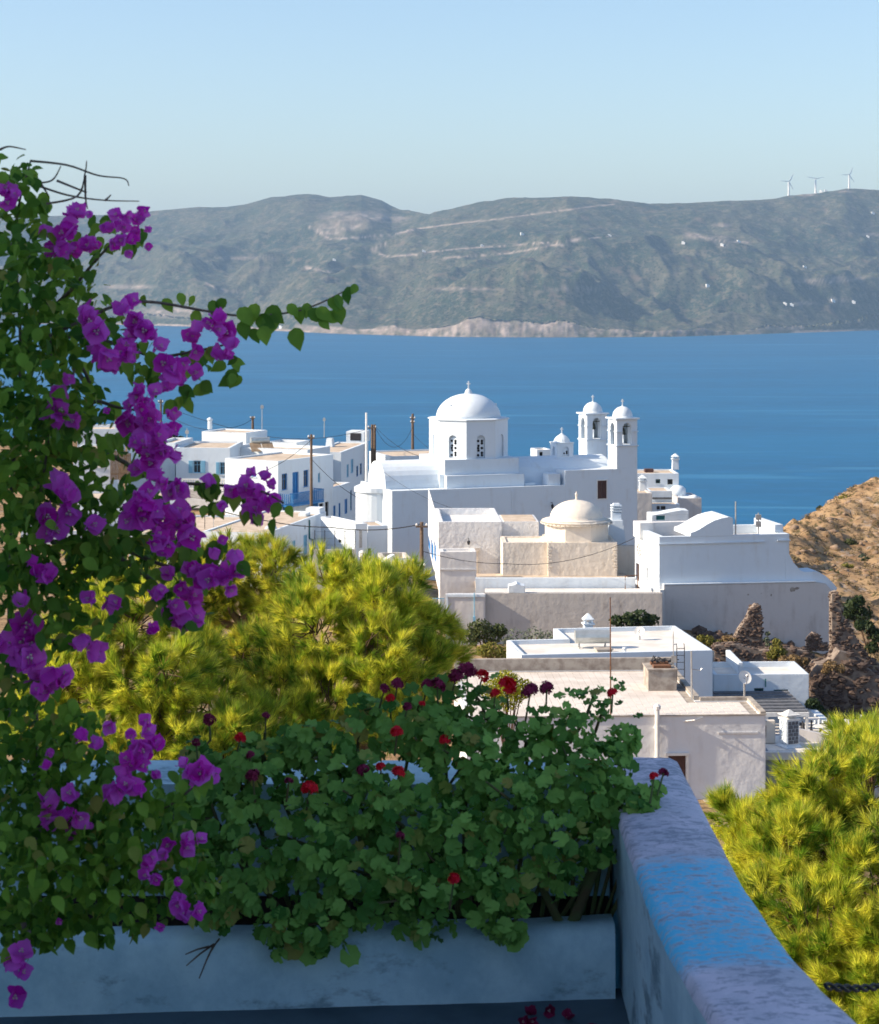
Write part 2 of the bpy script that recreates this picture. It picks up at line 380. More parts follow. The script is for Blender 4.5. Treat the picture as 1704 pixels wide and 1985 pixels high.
# ------------------------------------------------------------------ buildings
def wall_face(mb, mp, L, z0, H, ops, depth):
    """a wall rectangle s in [0,L], z in [z0,H] with openings (s0,s1,za,zb); mp(s, out, z) -> xyz; reveals go inwards"""
    ss = sorted({0, L} | {o[0] for o in ops} | {o[1] for o in ops}); zz = sorted({z0, H} | {o[2] for o in ops} | {o[3] for o in ops})
    for i in range(len(ss) - 1):
        for j in range(len(zz) - 1):
            a, b, c, d = ss[i], ss[i + 1], zz[j], zz[j + 1]; m = ((a + b) / 2, (c + d) / 2)
            if any(o[0] < m[0] < o[1] and o[2] < m[1] < o[3] for o in ops): continue
            mb.quad(mp(a, 0, c), mp(b, 0, c), mp(b, 0, d), mp(a, 0, d))
    for a, b, c, d in ops:
        q = -depth
        mb.quad(mp(a, 0, c), mp(a, q, c), mp(a, q, d), mp(a, 0, d)); mb.quad(mp(b, 0, c), mp(b, 0, d), mp(b, q, d), mp(b, q, c))
        mb.quad(mp(a, 0, c), mp(b, 0, c), mp(b, q, c), mp(a, q, c)); mb.quad(mp(a, 0, d), mp(a, q, d), mp(b, q, d), mp(b, 0, d))
        mb.quad(mp(a, q, c), mp(b, q, c), mp(b, q, d), mp(a, q, d))
def mbox(mb, mp, s0, s1, o0, o1, z0, z1):
    v = [mp(s, o, z) for z in (z0, z1) for (s, o) in ((s0, o0), (s1, o0), (s1, o1), (s0, o1))]
    mb.add(v, [(3, 2, 1, 0), (4, 5, 6, 7), (0, 1, 5, 4), (1, 2, 6, 5), (2, 3, 7, 6), (3, 0, 4, 7)])

class House:
    def __init__(s, name, label, cat, uc, vc, Yc, th, ul=None, ur=None, zb=-22, W=None, D=None, mat=None, roof=None, par=.3, t=.25, poly=None, group=None, zt=None):
        c = P(uc, vc, Yc); s.x, s.y = c.x, c.y; s.zt = c.z if zt is None else zt; s.zb = zb; s.H = s.zt - zb
        s.c, s.s = math.cos(R(th)), math.sin(R(th)); s.th = R(th)
        s.W = W if W is not None else s.front_s(ur)
        s.D = D if D is not None else s.left_d(ul)
        s.poly = poly or [(0, 0), (s.W, 0), (s.W, s.D), (0, s.D)]
        s.root = thing(name, label, cat, (s.x, s.y, zb), s.th, group)
        s.ops = {'front': [], 'left': []}; s.mat = mat or WHITE; s.roof = roof or ROOF; s.par = par; s.t = t
    def front_s(s, u, d=0):
        k = (u - CU) / F; x0 = s.x - d * s.s; y0 = s.y + d * s.c
        return (k * y0 - x0) / (s.c - k * s.s)
    def left_d(s, u, a=0):
        k = (u - CU) / F; x0 = s.x + a * s.c; y0 = s.y + a * s.s
        return (x0 - k * y0) / (s.s + k * s.c)
    def wpos(s, a, d): return s.x + a * s.c - d * s.s, s.y + a * s.s + d * s.c
    def zat(s, v, a, d): return -(v - HV) / F * s.wpos(a, d)[1] - s.zb          # local height of a pixel row at local (a, d)
    def roof_pt(s, u, v, z=None):
        z = s.zt - s.par if z is None else z
        Y = -z * F / (v - HV); x = (u - CU) / F * Y; dx, dy = x - s.x, Y - s.y
        return dx * s.c + dy * s.s, -dx * s.s + dy * s.c
    def mp(s, face):
        if face == 'front': return lambda a, o, z: (a, -o, z)
        return lambda a, o, z: (-o, a, z)
    def rect(s, face, u0, v0, u1, v1):
        if face == 'front': a, b = s.front_s(u0), s.front_s(u1); p = ((a + b) / 2, 0)
        else: a, b = s.left_d(u1), s.left_d(u0); p = (0, (a + b) / 2)
        return a, b, max(.02, s.zat(v1, *p)), s.zat(v0, *p)
    def window(s, face, u0, v0, u1, v1, col=None, pane=None, kind='window', shutters=None, depth=.18, label=None, bars=1, fw=.07, sill=True):
        a, b, c, d = s.rect(face, u0, v0, u1, v1); mp = s.mp(face); s.ops[face].append((a, b, c, d))
        col = col or BLUE; m = MB(); q = -depth + .01
        for w in ((a, a + fw, c, d), (b - fw, b, c, d)): mbox(m, mp, w[0], w[1], q, q + .07, w[2], w[3])
        for w in ((c, c + fw), (d - fw, d)): mbox(m, mp, a + fw, b - fw, q, q + .07, w[0], w[1])
        for i in range(bars): x = lerp(a + fw, b - fw, (i + 1) / (bars + 1)); mbox(m, mp, x - .02, x + .02, q, q + .06, c + fw, d - fw)
        if kind == 'window': zm = lerp(c, d, .66); mbox(m, mp, a + fw, b - fw, q, q + .055, zm - .02, zm + .02)
        o = m.build(kind, col, s.root)
        if label: o['label'] = label
        m = MB(); mbox(m, mp, a + fw, b - fw, q, q + .02, c + fw, d - fw); m.build('pane' if kind == 'window' else 'door_panel', pane or GLASS, o)
        if sill and kind == 'window':
            m = MB(); mbox(m, mp, a - .06, b + .06, .002, .07, c - .08, c - .002); m.build('sill', s.mat, o)
        if shutters:
            w = (b - a) * .55
            for x0, x1 in ((a - w - .02, a - .02), (b + .02, b + w + .02)):
                m = MB(); mbox(m, mp, x0, x1, .01, .05, c, d)
                for k in range(6): z = lerp(c, d, (k + .5) / 6); mbox(m, mp, x0 + .05, x1 - .05, .05, .065, z - .06, z + .04)
                m.build('shutter', shutters, o)
        return o
    def hollow(s, face, u0, v0, u1, v1, mat=None):
        a, b, c, d = s.rect(face, u0, v0, u1, v1); s.ops[face].append((a, b, c, d)); m = MB()
        mbox(m, s.mp(face), a, b, -.19, -.17, c, d); m.build('opening', mat or BLACK, s.root)
    def build(s, sides=True):
        mb = MB(); n = len(s.poly); H = s.H; pts = s.poly
        for i in range(n):
            p, q = Vector(pts[i]), Vector(pts[(i + 1) % n]); L = (q - p).length; e = (q - p) / L; nn = Vector((e.y, -e.x))
            if i == 0: wall_face(mb, s.mp('front'), L, 0, H, s.ops['front'], .2)
            elif i == n - 1: wall_face(mb, s.mp('left'), L, 0, H, s.ops['left'], .2)
            else: mb.quad((*p, 0), (*q, 0), (*q, H), (*p, H))
        ins = []
        for i in range(n):
            a, b, c = Vector(pts[i - 1]), Vector(pts[i]), Vector(pts[(i + 1) % n]); e1 = (b - a).normalized(); e2 = (c - b).normalized()
            n1 = Vector((-e1.y, e1.x)); n2 = Vector((-e2.y, e2.x)); ins.append(b + (n1 + n2) * s.t / (1 + n1.dot(n2)))
        zr = H - s.par
        for i in range(n):
            j = (i + 1) % n
            mb.quad((*pts[i], H), (*pts[j], H), (*ins[j], H), (*ins[i], H))
            if s.par > 0: mb.quad((*ins[i], H), (*ins[j], H), (*ins[j], zr), (*ins[i], zr))
        s.wall = mb.build('wall', s.mat, s.root)
        m = MB(); m.add([(*p, zr) for p in ins], [tuple(range(n))]); m.build('roof', s.roof, s.root)
        return s

def chimney_parts(root, x, y, z, w, h, mat=None, cap='pyramid'):
    m = MB(); m.box(x - w / 2, x + w / 2, y - w / 2, y + w / 2, z, z + h, .03, .03); ch = m.build('chimney', mat or WHITE, root)
    m = MB(); k = w / 2 + .06; m.box(x - k, x + k, y - k, y + k, z + h, z + h + .08)
    for sx in (-1, 1):
        for sy in (-1, 1): m.box(x + sx * w * .36 - .05, x + sx * w * .36 + .05, y + sy * w * .36 - .05, y + sy * w * .36 + .05, z + h + .08, z + h + .25)
    if cap == 'pyramid': m.box(x - k, x + k, y - k, y + k, z + h + .25, z + h + .55, k * .85, k * .85)
    else: m.box(x - k, x + k, y - k, y + k, z + h + .25, z + h + .34)
    m.build('chimney_cap', WPAINT if mat else WHITE, ch); return ch
def cross(mb, x, y, z, h, w=None, rz=0.0):
    t = h * .09; w = w or h * .5; c, s = math.cos(rz), math.sin(rz)
    def bx(a0, a1, b0, b1, z0, z1):
        mb.add([(x + a * c - b * s, y + a * s + b * c, zz) for zz in (z0, z1) for a, b in ((a0, b0), (a1, b0), (a1, b1), (a0, b1))],
               [(3, 2, 1, 0), (4, 5, 6, 7), (0, 1, 5, 4), (1, 2, 6, 5), (2, 3, 7, 6), (3, 0, 4, 7)])
    bx(-t, t, -t, t, z, z + h); bx(-w / 2, -t, -t * .9, t * .9, z + h * .58, z + h * .58 + 2 * t); bx(t, w / 2, -t * .9, t * .9, z + h * .58, z + h * .58 + 2 * t)

def arch_face(mb, mp, L, z0, H, a, b, c, d, depth, n=8, back=False):
    """wall rectangle with one round-headed opening s in [a,b], z from c, crown at d"""
    r = (b - a) / 2; zs = d - r; m = (a + b) / 2
    arc = [(m - r * math.cos(math.pi * k / n), zs + r * math.sin(math.pi * k / n)) for k in range(n + 1)]
    Q = lambda *p: mb.quad(*[mp(x, 0, z) for x, z in p])
    Q((0, z0), (a, z0), (a, H), (0, H)); Q((b, z0), (L, z0), (L, H), (b, H))
    if c > z0: Q((a, z0), (b, z0), (b, c), (a, c))
    for k in range(n):
        p, q = arc[k], arc[k + 1]
        if q[0] - p[0] > 1e-6: Q(p, q, (q[0], H), (p[0], H))
    out = [(a, c)] + arc + [(b, c)]
    for p, q in zip(out, out[1:]): mb.quad(mp(p[0], 0, p[1]), mp(q[0], 0, q[1]), mp(q[0], -depth, q[1]), mp(p[0], -depth, p[1]))
    mb.quad(mp(a, 0, c), mp(b, 0, c), mp(b, -depth, c), mp(a, -depth, c))
    if back: mb.add([mp(p[0], -depth, p[1]) for p in out], [tuple(range(len(out)))])
    return arc
def lattice(root, mp, a, b, c, d, depth, name='perforated_window'):
    m = MB(); mbox(m, mp, a + .04, b - .04, -depth + .01, -depth + .06, c + .02, d - (b - a) * .3); w = m.build(name, WHITE, root)
    r = (b - a) * .15; m = MB(); k = 0; z = c + .2
    while z < d - .35:
        for x in ((a + b) / 2 + (b - a) * (.2 if k % 2 else -.2),) if k % 3 else ((a + b) / 2 - (b - a) * .24, (a + b) / 2 + (b - a) * .2):
            m.add([mp(x + r * math.cos(t), -depth + .075, z + r * math.sin(t)) for t in np.linspace(0, 2 * math.pi, 9)[:-1]], [tuple(range(8))])
        z += r * 1.75; k += 1
    m.build('round_hole', BLACK, w)

# ---------------- the big church
def church():
    H = House('church', 'large white church with a blind-walled long side, octagonal dome and twin bell towers', 'church', 760, 952, 160, 19, W=20.8, D=8.4, zb=-24.5, roof=WHITE, par=.06, t=.3)
    H.window('front', 1158, 931, 1175, 967, BROWN, BROWN, bars=1, sill=False) if False else None
    H.build(); root = H.root; zb = H.zb
    zA = H.H                                                   # aisle roof height
    zv = -14.26 - zb; zf = -15.75 - zb
    # barrel vault over the nave
    m = MB(); Rv = 2.35; dc = 4.1
    prof = [(dc - Rv, zA - .1), (dc - Rv, zf - .35)] + [(dc - Rv * math.cos(q), zf - .35 + (zv - zf + .35) * math.sin(q)) for q in np.linspace(0, math.pi, 15)[1:-1]] + [(dc + Rv, zf - .35), (dc + Rv, zA - .1)]
    m.prism(prof, lambda p, q: (.02, p, q), lambda p, q: (19.4, p, q)); m.build('nave_vault', WHITE, root, False)
    # apse
    m = MB(); m.lathe([(1.62, 0), (1.62, zA - .45), (1.74, zA - .40), (1.74, zA - .05), (1.3, zA + .15), (.5, zA + .28)], -.02, dc, 24); m.build('apse', WHITE, root)
    # square block under the dome
    zc = -14.12 - zb
    m = MB(); m.box(4.8, 11.05, 1.35, 7.7, zA - .1, zc); m.box(4.45, 4.8, 1.55, 7.5, zA - .1, zc - 1.15)
    m.box(4.75, 11.3, .75, 1.345, zA - .1, zA + .95); m.build('dome_base', WHITE, root)
    # octagonal drum, a face at a time
    cx, cy, Rd, z0, z1 = 7.9, 4.45, 3.18, zc - .05, -11.12 - zb
    m = MB(); drum_mps = []
    for k in range(8):
        a0 = R(-90 - 22.5 + 45 * k); a1 = a0 + R(45)
        p = Vector((cx + Rd * math.cos(a0), cy + Rd * math.sin(a0))); q = Vector((cx + Rd * math.cos(a1), cy + Rd * math.sin(a1)))
        L = (q - p).length; e = (q - p) / L; nn = Vector((e.y, -e.x))
        mp = lambda s_, o_, z_, p=p, e=e, nn=nn: (p.x + e.x * s_ + nn.x * o_, p.y + e.y * s_ + nn.y * o_, z_)
        w = .36
        arch_face(m, mp, L, z0, z1, L / 2 - w, L / 2 + w, z0 + .12, z0 + 1.92, .28 if k in (0, 7) else .12, back=True); drum_mps.append((mp, L))
    m.add([(cx + Rd * math.cos(R(-112.5 + 45 * k)), cy + Rd * math.sin(R(-112.5 + 45 * k)), z1) for k in range(8)], [tuple(range(8))])
    dr = m.build('drum', WHITE, root)
    for k in (0, 7): mp, L = drum_mps[k]; lattice(dr, mp, L / 2 - .36, L / 2 + .36, z0 + .12, z0 + 1.92, .26)
    m = MB(); m.lathe([(Rd + .10, z1 + .002), (Rd + .12, z1 + .10), (Rd - .12, z1 + .16)], cx, cy, 8, R(22.5)); m.build('cornice', WHITE, root)
    Rm = 2.62; m = MB(); m.lathe([(Rm * math.cos(q), z1 + .1 + 1.95 * math.sin(q)) for q in np.linspace(0, 1.50, 12)], cx, cy, 40)
    dm = m.build('dome', WHITE, root, True)
    m = MB(); zt = z1 + 2.02; m.lathe([(.30, zt), (.30, zt + .12), (.22, zt + .3), (.07, zt + .42)], cx, cy, 12); cross(m, cx, cy, zt + .4, .62, rz=R(-19)); m.build('finial_cross', WHITE, dm)
    m = MB()
    for q in (-150, -20): m.box(cx + 2.2 * math.cos(R(q)) - .06, cx + 2.2 * math.cos(R(q)) + .06, cy + 2.2 * math.sin(R(q)) - .06, cy + 2.2 * math.sin(R(q)) + .06, z1 + 1.0, z1 + 1.26)
    m.build('roof_peg', WHITE, dm)
    # narthex, taller block at the far end
    zn = -15.12 - zb
    m = MB(); m.box(14.5, 20.797, -.003, 8.3, 0, zn); nx = m.build('narthex', WHITE, root)
    # its window
    s0, s1 = H.front_s(1158), H.front_s(1175.5); za, zb2 = H.zat(967, 17, 0), H.zat(932, 17, 0)
    m = MB(); m.box(s0 - .07, s1 + .07, -.07, -.004, za - .07, za); m.box(s0 - .07, s0, -.06, -.004, za, zb2); m.box(s1, s1 + .07, -.06, -.004, za, zb2); m.box(s0 - .07, s1 + .07, -.09, -.004, zb2, zb2 + .09); w = m.build('window', WPAINT, root)
    for x0, x1 in ((s0 + .004, (s0 + s1) / 2 - .01), ((s0 + s1) / 2 + .01, s1 - .004)):
        m = MB(); m.box(x0, x1, -.035, -.004, za + .004, zb2 - .004)
        for k in range(10): z = lerp(za, zb2, (k + .5) / 10); m.box(x0 + .03, x1 - .03, -.05, -.035, z - .04, z + .03)
        m.build('shutter', BROWN, w)
    m = MB(); lx = H.front_s(1068); lz = H.zat(982, lx, 0); m.tube([(lx, -.003, lz + .3), (lx, -.3, lz + .35), (lx, -.32, lz + .2)], .03, 5); m.lathe([(.07, lz - .12), (.13, lz + .15), (.02, lz + .22)], lx, -.32, 8); m.build('wall_lamp', DARKM, root)
    m = MB(); m.box(9.9, 10.1, -.06, -.003, zA - 2.6, zA - .3); m.build('drainpipe', WHITE, root)
    # square bell towers
    def tower(x0, d0, w, zt, name='bell_tower'):
        zbase = zn - .05; m = MB(); B = None
        c0, c1 = zt - 2.05, zt - .28
        faces = [(lambda s_, o_, z_: (x0 + s_, d0 - o_, z_)), (lambda s_, o_, z_: (x0 - o_, d0 + w - s_, z_)), (lambda s_, o_, z_: (x0 + w - s_, d0 + w + o_, z_)), (lambda s_, o_, z_: (x0 + w + o_, d0 + s_, z_))]
        for k, mp in enumerate(faces):
            arch_face(m, mp, w, zbase, zt, w * .28, w * .72, c0, c1, .28)
        m.add([(x0, d0, zt), (x0 + w, d0, zt), (x0 + w, d0 + w, zt), (x0, d0 + w, zt)], [(0, 1, 2, 3)])
        i = .28; m.box(x0 + i, x0 + w - i, d0 + i, d0 + w - i, c0 - .25, c0 - .002)
        tw = m.build(name, WHITE, root)
        m = MB()
        for z, k, h in ((zt + .002, .16, .12), (zt - 1.02, .07, .09), (c0 - .12, .09, .10)):
            if k > .1: m.box(x0 - k, x0 + w + k, d0 - k, d0 + w + k, z, z + h)
            else:
                for s0_, s1_ in ((-k, w * .28), (w * .72, w + k)) if z > c0 else ((-k, w + k),):
                    m.box(x0 + s0_, x0 + s1_, d0 - k, d0 - .002, z, z + h); m.box(x0 + s0_, x0 + s1_, d0 + w + .002, d0 + w + k, z, z + h)
                    m.box(x0 - k, x0 - .002, d0 + max(0, s0_), d0 + min(w, s1_), z, z + h)
        m.build('moulding', WHITE, tw)
        r = w * .455; zz = zt + .12; m = MB(); m.lathe([(r, zz - .02), (r, zz + .06)] + [(r * math.cos(q), zz + .06 + r * 1.02 * math.sin(q)) for q in np.linspace(0, 1.48, 10)], x0 + w / 2, d0 + w / 2, 24); m.build('small_dome', WHITE, tw, True)
        m = MB(); zq = zz + .06 + r; m.lathe([(.09, zq - .02), (.06, zq + .12)], x0 + w / 2, d0 + w / 2, 8); cross(m, x0 + w / 2, d0 + w / 2, zq + .1, .5, rz=R(-19)); m.build('tower_cross', WHITE, tw)
        m = MB(); m.lathe([(.31, c1 - 1.0), (.27, c1 - .92), (.2, c1 - .6), (.12, c1 - .42), (.03, c1 - .38)], x0 + w / 2, d0 + w / 2, 14); m.box(x0 + .28, x0 + w - .28, d0 + w / 2 - .04, d0 + w / 2 + .04, c1 - .38, c1 - .31); m.build('bell', BRONZE, tw)
        m = MB(); m.box(x0 - .004, x0 - .0035, d0 + w * .38, d0 + w * .62, zt - 3.9, zt - 2.45); m.build('slit_window', CREAM, tw)
        return tw
    ztw = -11.16 - zb
    tower(19.0, .0, 1.8, ztw); tower(19.0, 6.1, 1.8, ztw + .02)
    # little bell cupola on the ridge
    cx, cy = 15.9, 4.1; z0 = zv - .5; z1 = -13.25 - zb; w = 1.45
    m = MB(); mps = [(lambda s_, o_, z_: (cx - w / 2 + s_, cy - w / 2 - o_, z_)), (lambda s_, o_, z_: (cx - w / 2 - o_, cy + w / 2 - s_, z_)), (lambda s_, o_, z_: (cx + w / 2 - s_, cy + w / 2 + o_, z_)), (lambda s_, o_, z_: (cx + w / 2 + o_, cy - w / 2 + s_, z_))]
    for mp in mps: arch_face(m, mp, w, z0, z1, w * .36, w * .72, z0 + .5, z1 - .25, .16, back=True)
    cu = m.build('cupola', WHITE, root); lattice(cu, mps[0], w * .36, w * .72, z0 + .5, z1 - .25, .15)
    m = MB(); m.box(cx - w / 2 - .06, cx + w / 2 + .06, cy - w / 2 - .06, cy + w / 2 + .06, z1 + .002, z1 + .07); m.lathe([(.70, z1 + .05), (.62, z1 + .3), (.44, z1 + .52), (.2, z1 + .68), (.06, z1 + .8)], cx, cy, 16); cross(m, cx, cy, z1 + .78, .5, rz=R(-19)); m.build('cupola_roof', WHITE, cu)
    # low wall block, steps and water spouts
    m = MB(); m.box(13.2, 14.2, .3, 1.6, zA - .05, zA + .9); m.box(11.4, 12.3, .9, 1.5, zA - .05, zA + .18); m.build('buttress', WHITE, root)
church()
H = House('house', 'low white house with beige roof behind the left end of the church', 'house', 757, 885, 200, 19, W=9, D=7, zb=-24, par=.12); H.build()
H = House('garden_shed', 'tiny white box house peeping out left of the small church cupola', 'house', 1041, 872, 192, 12, W=1.4, D=2.4, zb=-22, par=.1)
H.hollow('front', 1046, 876, 1052, 884); H.build()

# ---------------- chapel group in front of the church
H = House('house', 'lumpy whitewashed house with deep flat roof in front of the church', 'house', 850, 1012, 128, 2, W=3.95, D=7.8, zb=-19.2, mat=ROUGHW, roof=WHITE2, par=.42, t=.3)
for v0, v1, u in ((1046, 1080, 832.5), (1050, 1084, 838), (1052, 1088, 843.5)): H.window('left', u - 2.2, v0, u + 2.2, v1, BLUE, BLUE, bars=0, depth=.1, sill=False)
H.build(); rt = H.root
m = MB(); m.box(3.955, 6.25, .12, 4.0, 0, H.H - .02); m.build('annex_wall', ROUGHW, rt)
m = MB(); m.box(4.1, 6.1, .3, 3.8, H.H - .02, H.H + .01); m.build('annex_roof', ROOF, rt)
m = MB(); lx = H.front_s(908); lz = H.zat(1052, lx, 0); m.lathe([(.05, lz - .1), (.12, lz + .1), (.02, lz + .2)], lx, -.3, 8); m.tube([(lx, -.003, lz + .25), (lx, -.3, lz + .3), (lx, -.3, lz + .15)], .025, 5); m.build('wall_lamp', DARKM, rt)
a, b, c, d = H.rect('front', 902, 1062, 926, 1100)
m = MB(); m.box(a - .1, b + .1, -.22, -.003, d - .22, d); m.box(b - .22, b, -.16, -.003, 0, d - .22); m.build('stone_lintel', CREAM, rt)
H = House('gate_house', 'small pale flat block with a shallow roof before the lumpy white house', 'house', 853, 1070, 122, 3, ul=846, W=2.15, zb=-19.6, mat=WHITE2, roof=ROOFW, par=.12, D=1.6); H.build()
m = MB(); m.box(-.02, 2.17, -.05, -.002, H.H - 1.1, H.H - 1.0); m.build('string_course', WHITE2, H.root)
H = House('annex_house', 'rough cream plastered block left of the small domed chapel', 'house', 975, 1052, 124.4, 1, ul=968, W=2.72, D=3.2, zb=-18.9, mat=CREAMR, roof=CREAM, par=.08); H.build()
def chapel():
    H = House('chapel', 'small cream chapel with a low round dome on an octagonal drum', 'chapel', 1063, 1052, 124, 2, W=4.15, D=4.2, zb=-18.9, mat=CREAMR, roof=CREAM, par=.04); H.build(); rt = H.root
    z = H.H; cx, cy, Rd = 1.9, 2.05, 2.04; m = MB(); m.lathe([(Rd, z - .06), (Rd, z + 1.02)], cx, cy, 8, R(20)); m.build('drum', CREAM, rt)
    m = MB(); m.lathe([(Rd + .04, z + 1.022), (Rd + .12, z + 1.09), (Rd + .05, z + 1.16)], cx, cy, 24); m.build('cornice', CREAMR, rt)
    nb = 46
    for k in range(nb):
        a = 2 * math.pi * k / nb; q = MB(); q.box(-.12, .12, Rd + .05, Rd + .17, z + .95, z + 1.02) if k == 0 else None
        if k == 0: bm = q.mesh('brick', CREAMR)
        if math.sin(a) < .35: o = link('brick', bm, rt, (cx, cy, 0), a - math.pi / 2)
    m = MB(); r = 1.62; m.lathe([(Rd - .02, z + 1.162), (r + .12, z + 1.24)] + [(r * math.cos(q), z + 1.25 + 1.10 * math.sin(q)) for q in np.linspace(0.02, 1.5, 11)], cx, cy, 32); dm = m.build('dome', CREAM, rt, True)
    zt = z + 2.33; m = MB(); m.lathe([(.12, zt - .02), (.07, zt + .08), (.06, zt + .28), (.09, zt + .32), (.09, zt + .4), (.05, zt + .44), (.02, zt + .55)], cx, cy, 8); m.build('finial', CREAM, dm)
    for k in range(9):                                          # rough quoin stones at both corners
        for x in (-.03, 4.0 - .1 * (k % 2)):
            q = MB(); q.box(x, x + .16 + .1 * (k % 2), -.045, -.004, z - .3 - k * .17, z - .17 - k * .17); q.build('quoin_stone', CREAM, rt)
    chb = MB(); x = 4.5; chb.box(3.9, 5.2, 3.4, 5.2, z - 1.0, z + .9, .25, .2); chb.box(4.3, 4.9, 3.9, 4.5, z + .9, z + 1.35); c = chb.build('chimney', WHITE, rt)
    q = MB()
    for k in range(3): q.box(4.27, 4.93, 3.87, 4.53, z + 1.40 + k * .16, z + 1.48 + k * .16)
    q.box(4.4, 4.8, 4.0, 4.4, z + 1.352, z + 1.9); q.build('chimney_cap', WHITE, c)
chapel()
H = House('yard_wall', 'warm cream yard wall between the domed chapel and the long white hall', 'wall', 1196, 1058, 125.8, 0, W=1.6, D=.4, zb=-19, mat=CREAM, roof=CREAM, par=.01); H.build()
H = House('garden_wall', 'white low garden wall running in front of the small domed chapel', 'wall', 922, 1121, 119, 0, ur=1232, D=.4, zb=-18.9, mat=WHITE, roof=WHITE2, par=.01, t=.1); H.build()
m = MB(); m.box(0, 9.2, .42, 6.2, 1.0, 1.15); m.build('terrace_slab', ROOF, H.root)
H = House('retaining_wall', 'long weathered grey terrace wall with dark stains', 'wall', 941, 1150, 113, 0, ur=1284, D=.45, zb=-21.6, mat=GREYP, roof=GREYP, par=.01, t=.12); H.build()
m = MB(); x0, x1 = H.front_s(986), H.front_s(1018); zz = H.H + .01; m.prism([(x0, zz), (x1, zz), (x1, zz + .38), (lerp(x0, x1, .72), zz + .42), (lerp(x0, x1, .5), zz + .52), (lerp(x0, x1, .28), zz + .42), (x0, zz + .38)], lambda p, q: (p, .02, q), lambda p, q: (p, .9, q)); m.build('arched_block', WHITE, H.root)
m = MB(); m.box(0.1, 9.6, .47, 5.8, H.H - .75, H.H - .6); m.build('terrace_floor', ROOFW, H.root)
H = House('gate_wall', 'white panelled end wall with raised border at the left of the grey terrace wall', 'wall', 864, 1152, 112.7, 0, ur=941, D=.45, zb=-21.4, mat=LILACP, roof=WHITE, par=.01, t=.1); H.build()
m = MB(); w, h = H.W, H.H; m.box(0, w, -.05, -.003, h - .16, h); m.box(0, .14, -.05, -.003, 0, h - .16); m.build('border', SKYB if False else WHITE, H.root)
m = MB(); m.tube([(w * .72, -.1, h + .1), (w * .72, -.1, h - 1.6)], .03, 6); m.box(w * .69, w * .75, -.2, -.05, h - 1.6, h - 1.2); m.build('water_tap', SKYB, H.root)
root = thing('railing', 'short pale blue railing at the foot of the brown utility pole', 'railing', P(838, 1178, 118)); m = MB()
for k in range(9): m.box(k * .08, k * .08 + .03, -.015, .015, 0, .5)
m.box(0, .7, -.02, .02, .5, .55); m.build('rail', SKYB, root)

